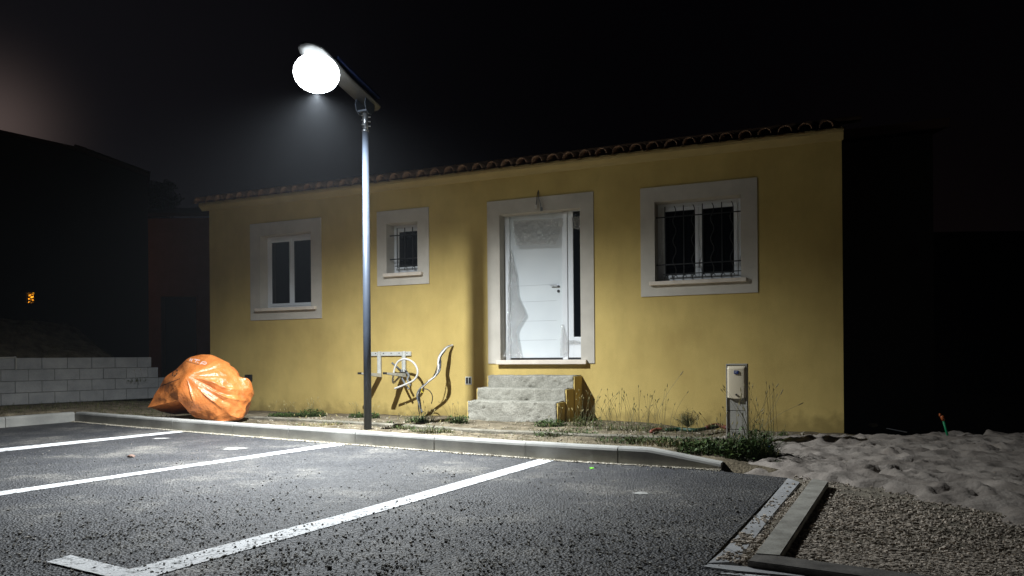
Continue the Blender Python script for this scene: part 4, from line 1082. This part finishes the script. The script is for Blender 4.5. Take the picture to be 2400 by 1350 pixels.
# dark loose flap under the bag
fl = MB(); P = [D(331,967,10.2), D(356,957,10.1), D(416,944,10.0), D(452,978,9.95), D(440,985,9.9), D(360,975,10.0)]
fl.v = [(p.x-base.x, p.y-base.y, .105-base.z) for p in P]+[(p.x-base.x, p.y-base.y+.25, .075-base.z) for p in P]
fl.f = [tuple(range(6))]+[(i,(i+1)%6,6+(i+1)%6,6+i) for i in range(6)]
fl.build('flap', M_TARP, bag)

# ------------------------------------------------------------------ concrete edging boards at right
def edging(pts, z0, z1, label, m_):
    o = slab_px('edging_block', pts, z0, z1, m_, kind=None); o['group'] = 'concrete edging blocks'; return tag(o, label, 'concrete edging')
edging([(1903,1121.5),(1942,1128),(1829,1301),(1769,1297)], .0, .038, 'pale edging block lying between the flush kerb and the gravel', mat('pale_edging', (.26,.245,.21), (.42,.40,.35), scale=9, rough=.9, bump=.5, bscale=90, bdist=.004, speck=.15, sscale=120))
edging([(1751.5,1314),(1768,1298.5),(1829,1302.5),(2200,1352),(2480,1390),(2440,1412),(2170,1372),(1985,1345)], .0, .036, 'dark edging block butting against the pale one and edging the gravel', mat('dark_edging', (.10,.09,.08), (.19,.175,.155), scale=9, rough=.9, bump=.5, bscale=90, bdist=.004, speck=.2, sscale=120))

# stake, ducts, small debris
sb = G(2225, 1025, .0); stt = D(2207, 975, sb.y)
stk = empty('marker_stake', sb, 0, 'leaning green stake with an orange cap stuck in the sand', 'stake')
v = stt-sb
MB().tube([(0,0,-.05), tuple(v*.8)], [.013,.012], 10).build('shaft', M_STAKEG, stk, smooth=True)
MB().tube([tuple(v*.78), tuple(v*.9), tuple(v*1.02)], [.015,.018,.02], 10).tube([tuple(v*.98+Vector((-.022,0,.0))), tuple(v*1.1+Vector((-.012,0,.004)))], .010, 8).build('cap', M_ORG, stk, smooth=True)
def duct(name, pxs, z, r, m, label):
    P = [G(x, y, z) for x, y in pxs]; P = spline(P, 10); base_ = P[len(P)//2].copy(); mb = MB()
    mb.tube(P, [r*(1+.10*(i%2)) for i in range(len(P))], 8); return tag(mb.build(name, m, smooth=True, off=base_), label, 'duct', 'corrugated ducts in the weeds')
duct('corrugated_duct', [(1560,1008),(1590,1006),(1630,1008),(1662,1003),(1682,1000)], .06, .022, M_HOSEG, 'green corrugated duct lying in the weeds left of the cabinet')
duct('corrugated_duct', [(1655,1003),(1668,998),(1685,997),(1704,1003)], .07, .025, M_HOSER, 'red corrugated duct end beside the cabinet foot')
duct('corrugated_duct', [(1526,1012),(1536,1007),(1550,1006)], .08, .018, mat('brownred_duct',(.2,.05,.03),rough=.6), 'short reddish duct end in the weeds near the wall')
bp_ = G(1803, 1062, .03)
bx = empty('water_pipe', bp_, 0, 'blue water pipe end with an orange cap poking out of the weeds', 'pipe')
MB().tube([(0,0,-.05),(.005,0,.045),(-.02,0,.075)], [.026,.027,.022], 10).build('pipe', M_BLUEP, bx, smooth=True)
MB().tube([(-.035,0,.105),(-.035,0,.14)], [.02,.014], 8).tube([(-.03,0,.07),(-.035,0,.106)],.012,8).build('cap', M_ORG, bx, smooth=True)
wb = empty('plastic_strip', G(1768,1062,.05), 0, 'bent white plastic strip sticking out of the dark weeds', 'plastic strip')
MB().tube([(0,0,-.02),(.03,0,.05),(.062,0,.085),(.075,0,.083),(.080,0,.062)], [.006,.007,.007,.006,.004], 6).build('strip', M_CABW, wb, smooth=True)
rod = [G(2078,1004,.0), G(2125,1013,.0)]
tag(MB().tube(rod, .006, 6).build('metal_rod', M_STEEL, off=rod[0]), 'thin metal rod lying on the dark ground right of the house', 'rod')

# ------------------------------------------------------------------ plants
def blade(mb, x, y, z, h, ang, lean, w, curve=1.0, seg=4):
    dx, dy = math.cos(ang), math.sin(ang); px_, py_ = -dy, dx; vs = []
    for i in range(seg+1):
        t = i/seg; r_ = lean*h*t**(1+curve); ww = w*(1-t**1.5)*.5+.0004
        zz_ = z+h*(t-.35*lean*t*t)
        vs.append((x+dx*r_-px_*ww, y+dy*r_-py_*ww, zz_)); vs.append((x+dx*r_+px_*ww, y+dy*r_+py_*ww, zz_))
    mb.add(vs, [(2*i,2*i+1,2*i+3,2*i+2) for i in range(seg)])
def leaf(mb, p, d, up, L_, w):
    d = d.normalized(); s_ = d.cross(up).normalized()*w/2; m_ = p+d*L_*.5+up*L_*.06; e = p+d*L_
    mb.add([p, m_+s_, e, m_-s_], [(0,1,2,3)])
def stalk(mb, hd_, x, y, z, h, ang, lean, rr, head=.05, hw=.007):
    dx, dy = math.cos(ang), math.sin(ang); pts = [(x+dx*lean*h*t*t, y+dy*lean*h*t*t, z+h*t) for t in (0,.3,.6,.85,1)]
    mb.tube(pts, [rr,rr*.9,rr*.8,rr*.6,rr*.5], 4, cap=False)
    a = Vector(pts[-2]); b_ = Vector(pts[-1]); d = (b_-a).normalized()
    hd_.tube([b_-d*head*.2, b_+d*head*.15, b_+d*head*.6, b_+d*head], [.001,hw,hw*.7,.001], 5, cap=False)
pr = random.Random(21)
def clump(name, label, px_, py_, rad, h, nblade, m, nleaf=0, nstalk=0, sh=.3, gm=None, z=None, group=None, lm=None, rady=None, head=.035, cat='weed', lean=.6, bw=.006, ls=1.0):
    z0_ = .05 if z is None else z; c0 = G(px_, py_, z0_); zz_ = ground_h(c0.x, c0.y)
    if z is None: c0.z = zz_
    root = empty(name, c0, 0, label, 'weed' if name == 'weed_clump' else 'grass tuft', 'weeds on the verge' if name == 'weed_clump' else 'grass tufts on the verge'); mb = MB(); ry = rady or rad
    for i in range(nblade):
        a = pr.uniform(0, 6.28); q = pr.random()**.6; x = math.cos(a)*q*rad; y = math.sin(a)*q*ry
        blade(mb, x, y, -.01, h*pr.uniform(.4,1.05)*(1-.4*q), a+pr.uniform(-1,1), lean*pr.uniform(.2,1.5), bw*1.5*pr.uniform(.6,1.3))
    if mb.v: mb.build('blades', m, root)
    if nleaf:
        lf = MB()
        for i in range(nleaf):
            a = pr.uniform(0, 6.28); q = pr.random()**.5; t = pr.random()**1.3
            p = Vector((math.cos(a)*q*rad, math.sin(a)*q*ry, h*.75*t*(1-.5*q*q)))
            leaf(lf, p, Vector((pr.uniform(-1,1),pr.uniform(-1,1),pr.uniform(-.2,.9))), Vector((pr.uniform(-.4,.4),pr.uniform(-.4,.4),1)), pr.uniform(.016,.045)*ls, pr.uniform(.009,.02)*ls)
        lf.build('leaves', lm or M_GREEN, root)
    if nstalk:
        for i in range(nstalk):
            sk_ = MB(); hd_ = MB()
            a = pr.uniform(0, 6.28); q = pr.random(); stalk(sk_, hd_, math.cos(a)*q*rad, math.sin(a)*q*ry, -.01, sh*pr.uniform(.45,1.1), pr.uniform(0,6.28), pr.uniform(.05,.55), .0018, head*pr.uniform(.6,1.2), .0055)
            ns = len(sk_.f); sk_.add(hd_.v, hd_.f); so = sk_.build('seed_stalk', M_STEM, root); so.data.materials.append(gm or M_DRY)
            for k_, p_ in enumerate(so.data.polygons):
                if k_ >= ns: p_.material_index = 1
    return root
clump('weed_clump','low dark green weed mat nearest the orange bag', 668,977,.26,.08,160,M_OLIVE,900,14,.22,rady=.12)
clump('weed_clump','bushy low green weed midway between bag and lamp post', 730,976,.22,.15,120,M_GREEN,900,18,.26,rady=.12)
clump('weed_clump','green leafy weed just left behind the lamp post', 838,980,.13,.09,60,M_GREEN,420,5,.2,rady=.08)
clump('weed_clump','small green leafy weed just right of the lamp post', 874,981,.10,.10,40,M_GREEN,300,3,.18,rady=.08)
clump('grass_tuft','small star-shaped grass tuft between lamp post and cables', 912,990,.05,.10,30,M_GREEN,0,2,.12,lean=1.2,bw=.009)
clump('grass_tuft','broad-bladed green grass around the foot of the cable bundle', 985,990,.22,.20,150,M_GREEN,120,6,.28,lean=.9,bw=.010,rady=.14)
clump('grass_tuft','broad-leaved green grass tuft left of the steps', 1072,992,.16,.17,90,M_GREEN,160,5,.34,lean=.9,bw=.012,rady=.1)
clump('grass_tuft','olive grass hanging over the ledge in front of the cables', 1012,1014,.28,.13,200,M_OLIVE,150,10,.26,rady=.12)
clump('grass_tuft','thin olive grass between ledge and kerb beside the lamp post', 935,1006,.25,.09,160,M_OLIVE,60,6,.18,rady=.1)
clump('grass_tuft','dry low grass strip in front of the ledge left of the lamp post', 770,996,.5,.07,320,M_DRY,60,8,.14,rady=.1)
clump('weed_clump','dark green weed at the lower right corner of the steps', 1290,1000,.20,.13,100,M_GREEN,600,4,.24,rady=.12)
clump('weed_clump','straggly dry weed growing in the shade right of the steps', 1370,1000,.25,.2,80,M_OLIVE,160,22,.42,rady=.14)
clump('weed_clump','tall thin brown seed stalks against the wall right of the steps', 1440,1006,.35,.12,90,M_OLIVE,120,30,.46,gm=M_OLIVE,rady=.16)
clump('weed_clump','tall seeding grass left of the small bush', 1525,1010,.3,.14,90,M_OLIVE,120,26,.50,gm=M_OLIVE,rady=.16)
clump('weed_clump','low mixed weeds along the kerb left of its tapered end', 1490,1036,.42,.10,300,M_OLIVE,450,14,.24,rady=.16)
clump('weed_clump','low grass tufts along the kerb below the steps', 1330,1022,.38,.09,220,M_OLIVE,420,6,.16,rady=.14)
clump('weed_clump','green weeds in front of the ducts beside the cabinet', 1620,1044,.34,.16,260,M_OLIVE,330,14,.30,rady=.2,ls=1.3)
clump('weed_clump','dense dark green weed mass at the foot of the cabinet', 1718,1080,.20,.30,330,M_GREEN,600,10,.42,rady=.24,z=.0,ls=1.5,bw=.007)
clump('weed_clump','dense tall green grass mass right of the cabinet', 1766,1078,.20,.44,430,M_GREEN,480,20,.66,rady=.24,z=.0,bw=.007,ls=1.5)
clump('weed_clump','low sprawling weed behind the tapered kerb end', 1655,1064,.28,.17,260,M_GREEN,500,8,.30,rady=.18,ls=1.5)
clump('weed_clump','dry brownish weed fringe spilling onto the sand', 1812,1088,.20,.07,140,M_DRY,200,3,.12,rady=.1,z=.0)
clump('weed_clump','thin tall straw stalks right of the cabinet against the wall', 1790,1030,.16,.15,40,M_OLIVE,80,12,.60,rady=.12)
clump('grass_tuft','dry grass at the foot of the block wall', 60,962,.8,.12,300,M_DRY,80,14,.2,rady=.25)
clump('grass_tuft','darker grass at the foot of the block wall beside the orange bag', 260,953,.7,.12,300,M_OLIVE,200,16,.2,rady=.3)
clump('weed_clump','small tuft by the wall base near the sand', 1835,1008,.05,.09,20,M_GREEN,60,2,.14,rady=.04)
# long bright straws leaning across the wall
def straw(px0, py0, px1, py1, Y, label):
    a = D(px0,py0,Y); b_ = D(px1,py1,Y-.05); base_ = a.copy(); mb = MB(); P = [a, a.lerp(b_,.5)+Vector((-.01,0,.02)), b_]
    mb.tube(spline(P,4), .0018, 4); d = (b_-P[1]).normalized(); mb.tube([b_-d*.005,b_+d*.012,b_+d*.05,b_+d*.065],[.001,.006,.005,.001],5)
    tag(mb.build('straw', M_DRY, off=base_), label, 'grass stalk', 'dry grass stalks')
clump('grass_tuft','bleached dry grass mixed into the weeds before the cabinet', 1700,1072,.28,.26,110,M_DRY,0,8,.4,rady=.2,z=.0)
clump('grass_tuft','dry yellowish grass between ledge and tapered kerb', 1560,1042,.35,.13,130,M_DRY,0,6,.22,rady=.12)
straw(1535,978,1594,880,8.3,'long dry grass stalk leaning right across the wall left of the bush')
straw(1775,1050,1829,925,7.4,'tall bleached grass stalk right of the cabinet')
straw(1790,1000,1870,950,7.5,'long thin dry stalk leaning far right beside the cabinet')
straw(1725,1000,1735,935,7.2,'thin grass stalk in front of the cabinet panels')
# small bush
bc = G(1612, 1003, .04); bush = empty('small_bush', bc, 0, 'small round twiggy bush against the yellow wall left of the cabinet', 'bush')
tw = MB(); lf = MB()
for i in range(60):
    a = pr.uniform(0,6.28); el = pr.uniform(.5,1.5); L_ = pr.uniform(.10,.24); d = Vector((math.cos(a)*math.cos(el), math.sin(a)*math.cos(el), math.sin(el)))
    p0 = Vector((0,0,.01)); p1 = p0+d*L_; tw.tube([p0, p0+d*L_*.5+Vector((0,0,.01)), p1], [.003,.002,.001], 4, cap=False)
    for j in range(60):
        t = pr.uniform(.3,1.05); q = p0+d*L_*t+Vector((pr.gauss(0,.018),pr.gauss(0,.018),pr.gauss(0,.018)))
        leaf(lf, q, Vector((pr.uniform(-1,1),pr.uniform(-1,1),pr.uniform(-1,1))), Vector((pr.uniform(-1,1),pr.uniform(-1,1),1)), .010, .005)
tw.build('twigs', M_BARK, bush); lf.build('leaves', M_OLIVE, bush)
# ground cover: thin grass over the verge
gc = MB()
for i in range(5200):
    px_ = pr.uniform(560, 1840); p = G(px_, pr.uniform(985, 1060), .05)
    if dk(p.x,p.y) < .15 or (p.x > 2.3): continue
    if -((p-HL).dot(hn)) < .05: continue
    if N(p.x*2.5,p.y*2.5,11) < -.05+(.12 if p.x < 0 else -.25): continue
    blade(gc, p.x, p.y, ground_h(p.x,p.y)-.005, pr.uniform(.015,.06), pr.uniform(0,6.28), pr.uniform(.2,1.2), .004)
for i in range(2600):
    x = pr.uniform(-9.5,-5.2); y = pr.uniform(10.5,14)
    if dl(x,y) < .16 and dk(x,y) < .16: continue
    if (Vector((x,y,0))-BW0).dot(bwn) > -.02: continue
    blade(gc, x, y, ground_h(x,y)-.005, pr.uniform(.03,.10), pr.uniform(0,6.28), pr.uniform(.2,1.2), .005)
tag(gc.build('verge_grass', M_OLIVE), 'sparse short grass growing over the verge', 'grass', kind='stuff')
gc = MB()
for i in range(5000):
    x = pr.uniform(-14,-7); y = pr.uniform(12.5,18); bw_ = (Vector((x,y,0))-BW0).dot(bwn)
    if bw_ < .25: continue
    blade(gc, x, y, ground_h(x,y)-.01, pr.uniform(.03,.14), pr.uniform(0,6.28), pr.uniform(.2,1.2), .007)
tag(gc.build('bank_grass', M_OLIVE), 'sparse dry grass on the dark soil bank behind the block wall', 'grass', kind='stuff')

# ------------------------------------------------------------------ background
def tree(px_, pyb, pyt, Y, wpx, label, seed, m=M_TREE, nl=2600):
    r_ = random.Random(seed); top = D(px_, pyt, Y); rad = wpx/2*Y/F; base_ = Vector((top.x, Y, 0)); H_ = top.z
    root = empty('tree', base_, 0, label, 'tree', 'dark background trees'); tk = MB(); tk.tube([(0,0,-.5),(.05,0,H_*.4),(0,.05,H_*.75)], [.16,.12,.05], 8); 
    cr = MB(); cl = []
    for i in range(16):
        a = r_.uniform(0,6.28); el = r_.uniform(-.3,1); q = r_.uniform(.3,.85)
        c_ = Vector((math.cos(a)*rad*q, math.sin(a)*rad*q, H_-rad*1.0+el*rad*.75)); cl.append((c_, rad*r_.uniform(.25,.45)))
        tk.tube([(0,0,H_*.4), tuple(c_*.5+Vector((0,0,H_*.25))), tuple(c_)], [.06,.04,.015], 5)
    cl.append((Vector((0,0,H_-rad*.35)), rad*.35))
    for i in range(nl):
        c_, rr = r_.choice(cl); d = Vector((r_.gauss(0,1),r_.gauss(0,1),r_.gauss(0,1))).normalized()*rr*r_.random()**.4
        leaf(cr, c_+d, Vector((r_.uniform(-1,1),r_.uniform(-1,1),r_.uniform(-1,1))), Vector((r_.uniform(-1,1),r_.uniform(-1,1),1)), r_.uniform(.1,.24), r_.uniform(.06,.13))
    tk.build('trunk', M_BARK, root); cr.build('crown', m, root); return root
# dark neighbouring building, gable side to us
YB = 20.0
nb = empty('dark_house', (D(346,800,YB).x, YB, 0), 0, 'tall unlit neighbouring house beyond the concrete block wall', 'house')
nx0 = nb.location.x
P = [(346,411),(190,356),(0,314),(-260,262),(-560,360)]
tops = [D(a,b_,YB) for a,b_ in P]; lft = tops[-1].x-nx0; 
hole = (D(46,700,YB).x-nx0, D(80,700,YB).x-nx0, D(60,711,YB).z, D(60,684,YB).z)
def topz(x):
    q = [(t_.x-nx0, t_.z) for t_ in tops][::-1]
    for (xa,za),(xb,zb) in zip(q[:-1],q[1:]):
        if xa-1e-6 <= x <= xb+1e-6: return za+(zb-za)*(x-xa)/(xb-xa)
    return q[0][1]
mb = MB(); cuts = sorted({t_.x-nx0 for t_ in tops}|{hole[0],hole[1]})
for xa, xb in zip(cuts[:-1], cuts[1:]):
    if abs(xa-hole[0]) < 1e-6:
        mb.add([(xa,0,-.5),(xb,0,-.5),(xb,0,hole[2]),(xa,0,hole[2])],[(0,1,2,3)]); mb.add([(xa,0,hole[3]),(xb,0,hole[3]),(xb,0,topz(xb)),(xa,0,topz(xa))],[(0,1,2,3)])
    else: mb.add([(xa,0,-.5),(xb,0,-.5),(xb,0,topz(xb)),(xa,0,topz(xa))],[(0,1,2,3)])
SHX = -4.0; mb.quad((0,0,-.5),(SHX,7,-.5),(SHX,7,topz(0)),(0,0,topz(0))); mb.quad((lft+SHX,7,-.5),(lft,0,-.5),(lft,0,topz(lft)),(lft+SHX,7,topz(lft)))
bc0, bc1 = hole[0]-4.6-1.5, hole[1]-4.6+1.3
mb.quad((SHX,7,-.5),(bc1,7,-.5),(bc1,7,5),(SHX,7,5)); mb.quad((bc0,7,-.5),(lft+SHX,7,-.5),(lft+SHX,7,5),(bc0,7,5)); mb.quad((bc1,7,4.6),(bc0,7,4.6),(bc0,7,5),(bc1,7,5))
for (xa, xb) in ((hole[0]-.0, hole[1]),):
    t_ = .25
    mb.quad((xa,0,hole[2]),(xb,0,hole[2]),(xb,t_,hole[2]),(xa,t_,hole[2])); mb.quad((xb,0,hole[3]),(xa,0,hole[3]),(xa,t_,hole[3]),(xb,t_,hole[3]))
    mb.quad((xa,0,hole[3]),(xa,0,hole[2]),(xa,t_,hole[2]),(xa,t_,hole[3])); mb.quad((xb,0,hole[2]),(xb,0,hole[3]),(xb,t_,hole[3]),(xb,t_,hole[2]))
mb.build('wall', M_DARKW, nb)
rf = MB(); q = [(t_.x-nx0, t_.z) for t_ in tops]; q[0] = (D(357,408,YB).x-nx0, q[0][1]-.08)
for (xa,za),(xb,zb) in zip(q[:-1],q[1:]):
    rf.add([(xa,-.12,za),(xb,-.12,zb),(xb+SHX,7.2,zb),(xa+SHX,7.2,za),(xa,-.12,za+.10),(xb,-.12,zb+.10),(xb+SHX,7.2,zb+.10),(xa+SHX,7.2,za+.10)],[(0,3,2,1),(4,5,6,7),(0,1,5,4),(1,2,6,5),(2,3,7,6),(3,0,4,7)])
for k in range(9):
    t_ = k/9; xa = q[0][0]+(q[1][0]-q[0][0])*t_; za = q[0][1]+(q[1][1]-q[0][1])*t_+.11
    rf.tube([(xa,-.14,za),(xa-.3,-.14,za+.11)], [.05,.035], 6)
rf.build('roof', M_ROOFD, nb)
# ochre house behind the gap
YO = 32.0; ox0 = D(340,500,YO).x
oc = empty('ochre_house', (ox0, YO, 0), 0, 'dim ochre house with a dark garage opening in the gap behind', 'house')
xr_ = D(520,500,YO).x-ox0; g0 = D(377,700,YO).x-ox0; g1 = D(460,700,YO).x-ox0; gt = D(420,695,YO).z; tz = D(400,512,YO).z
mb = MB(); xl_ = -3.0
mb.quad((xl_,0,-.5),(g0,0,-.5),(g0,0,tz),(xl_,0,tz)); mb.quad((g1,0,-.5),(xr_,0,-.5),(xr_,0,tz),(g1,0,tz)); mb.quad((g0,0,gt),(g1,0,gt),(g1,0,tz),(g0,0,tz))
mb.quad((xr_,0,-.5),(xr_,6,-.5),(xr_,6,tz),(xr_,0,tz)); mb.quad((g0,0,gt),(g0,.4,gt),(g1,.4,gt),(g1,0,gt)); mb.quad((g0,0,-.5),(g0,.4,-.5),(g0,.4,gt),(g0,0,gt)); mb.quad((g1,.4,-.5),(g1,0,-.5),(g1,0,gt),(g1,.4,gt))
mb.build('wall', M_OCHRE, oc)
MB().quad((g0,.4,-.5),(g1,.4,-.5),(g1,.4,gt),(g0,.4,gt)).build('garage_shade_sheet', M_BLACK, oc)  # black sheet standing for the shade inside the open garage
MB().box(g0-.05, g1+.05, -.08, -.01, gt, gt+.07).build('lintel_trim', M_OCHRE, oc)
MB().add([(xl_,-.5,tz),(xr_+.3,-.5,tz),(xr_+.3,5,tz+1.5),(xl_,5,tz+.9),(xl_,-.5,tz+.15),(xr_+.3,-.5,tz+.15),(xr_+.3,5,tz+1.65),(xl_,5,tz+1.05)],[(0,3,2,1),(4,5,6,7),(0,1,5,4),(1,2,6,5),(2,3,7,6),(3,0,4,7)]).build('roof', M_ROOFD, oc)
tree(385, 600, 432, 42, 95, 'dark tree silhouette above the gap between the left houses', 3)
tree(62, 760, 660, 31, 170, 'tree lit amber behind the opening in the dark house', 4, m=leafmat('amber_lit_foliage', (.10,.10,.02), (.35,.28,.06)), nl=3000)  # leaf colour brightened and yellowed to carry the amber lamplight
# right side dark volumes
rb = empty('far_house', (D(2255,600,38).x, 38, 0), 0, 'unlit house silhouette beyond the pale sand', 'house')
rz_ = D(2300,540,38).z
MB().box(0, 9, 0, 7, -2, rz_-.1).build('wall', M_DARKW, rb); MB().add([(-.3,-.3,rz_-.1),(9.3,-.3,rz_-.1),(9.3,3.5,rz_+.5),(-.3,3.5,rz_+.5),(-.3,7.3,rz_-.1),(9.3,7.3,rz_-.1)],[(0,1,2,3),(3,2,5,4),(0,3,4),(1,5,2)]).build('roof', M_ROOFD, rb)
fb = empty('distant_building', (D(2180,655,90).x, 90, 0), 0, 'distant low building with faint amber lights', 'building')
z1_ = D(2200,630,90).z
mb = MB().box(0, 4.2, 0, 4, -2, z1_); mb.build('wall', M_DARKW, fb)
M_AMB = emis('amber_window', (1,.25,.04), .05); M_AMB.node_tree.nodes['Principled BSDF'].inputs['Base Color'].default_value = (0,0,0,1)
for x in (.3,1.0,1.7,2.0,2.6): MB().box(x, x+.3, -.03, -.005, D(2200,656,90).z, D(2200,648,90).z-.1*(x%1)).build('window', M_AMB, fb)
for a, b_, h_, sd in ((2075,655,640,6),(2105,656,634,7),(2060,656,645,8)): tree(a, b_, h_, 85, 34, {6:'low distant tree between two others on the horizon',7:'tallest of the small distant trees on the right horizon',8:'distant tree nearest the yellow house on the right horizon'}[sd], sd, nl=500)

# amber lamp behind the dark house lighting the tree and the ochre wall
sl_ = empty('amber_street_lamp', (-19.0, 28.6, 0), 0, 'amber street lamp behind the tall unlit house', 'street lamp')
MB().tube([(0,0,-.5),(0,0,4.5)], [.06,.04], 10).build('pole', M_POLE, sl_, smooth=True)
MB().tube([(0,0,4.45),(0,0,4.55),(0,0,4.7)], [.05,.16,.05], 12).build('lantern', emis('amber_lantern', (1,.40,.08), 22), sl_, smooth=True)
al = bpy.data.lights.new('amber_light', 'SPOT'); al.energy = 900; al.spot_size = math.radians(60); al.spot_blend = .5; al.color = (1,.42,.08); al.shadow_soft_size = .08
ao = bpy.data.objects.new('amber_light', al); COL.objects.link(ao); ao.parent = sl_; ao.location = (-.25,.15,4.5); ao.rotation_euler = (Vector((-20.6,31,3.4))-Vector((-19.25,28.75,4.5))).to_track_quat('-Z','Y').to_euler()

# ------------------------------------------------------------------ haze volume added to imitate the lens glow of the lamp
hz = MB().box(-170, 170, -110, 210, -2.6, 14)
m = bpy.data.materials.new('lens_glow_haze'); m.use_nodes = True; nt = m.node_tree; nt.nodes.clear()
ou = nt.nodes.new('ShaderNodeOutputMaterial'); pv = nt.nodes.new('ShaderNodeVolumePrincipled')
pv.inputs['Color'].default_value = (.86,.92,1,1); pv.inputs['Density'].default_value = .0007; pv.inputs['Anisotropy'].default_value = .1
nt.links.new(pv.outputs[0], ou.inputs['Volume'])
ho = hz.build('haze', m); tag(ho, kind='stuff'); ho['label'] = 'thin haze added to imitate the lens glow around the street lamp'; ho['category'] = 'haze'

# ------------------------------------------------------------------ world
w = bpy.data.worlds.new('World'); scene.world = w; w.use_nodes = True; nt = w.node_tree; nt.nodes.clear(); L = nt.links
ou = nt.nodes.new('ShaderNodeOutputWorld'); bg = nt.nodes.new('ShaderNodeBackground'); L.new(bg.outputs[0], ou.inputs[0])
tc = nt.nodes.new('ShaderNodeTexCoord')
def lobe(d, power, colr):
    v = nt.nodes.new('ShaderNodeVectorMath'); v.operation = 'DOT_PRODUCT'; L.new(tc.outputs['Generated'], v.inputs[0]); v.inputs[1].default_value = Vector(d).normalized()
    mx = nt.nodes.new('ShaderNodeMath'); mx.operation = 'MAXIMUM'; mx.inputs[1].default_value = 0; L.new(v.outputs['Value'], mx.inputs[0])
    p = nt.nodes.new('ShaderNodeMath'); p.operation = 'POWER'; p.inputs[1].default_value = power; L.new(mx.outputs[0], p.inputs[0])
    s_ = nt.nodes.new('ShaderNodeVectorMath'); s_.operation = 'SCALE'; s_.inputs[0].default_value = colr; L.new(p.outputs[0], s_.inputs['Scale']); return s_.outputs[0]
u0, v0 = ray(-40, 300)
ls = [lobe((u0,1,v0), 560, (.07,.05,.044)), lobe((u0,1,v0), 14, (.0046,.0044,.0054)), lobe((.52,1,.07), 60, (.0018,.0009,.0006))]
a = None
for l in ls:
    if a is None: a = l
    else:
        ad = nt.nodes.new('ShaderNodeVectorMath'); ad.operation = 'ADD'; L.new(a, ad.inputs[0]); L.new(l, ad.inputs[1]); a = ad.outputs[0]
ad = nt.nodes.new('ShaderNodeVectorMath'); ad.operation = 'ADD'; L.new(a, ad.inputs[0]); ad.inputs[1].default_value = (.0007,.0006,.0009); L.new(ad.outputs[0], bg.inputs['Color'])
bg.inputs['Strength'].default_value = 1.0

# ------------------------------------------------------------------ render
scene.view_settings.view_transform = 'Standard'; scene.view_settings.look = 'None'; scene.view_settings.exposure = 0; scene.view_settings.gamma = 1
scene.render.engine = 'CYCLES'; cy = scene.cycles
cy.use_denoising = True; cy.max_bounces = 5; cy.diffuse_bounces = 3; cy.glossy_bounces = 3; cy.transparent_max_bounces = 8; cy.volume_bounces = 0
cy.sample_clamp_indirect = 4; cy.caustics_reflective = False; cy.caustics_refractive = False; cy.use_adaptive_sampling = True
scene.render.resolution_x = 1024; scene.render.resolution_y = 576
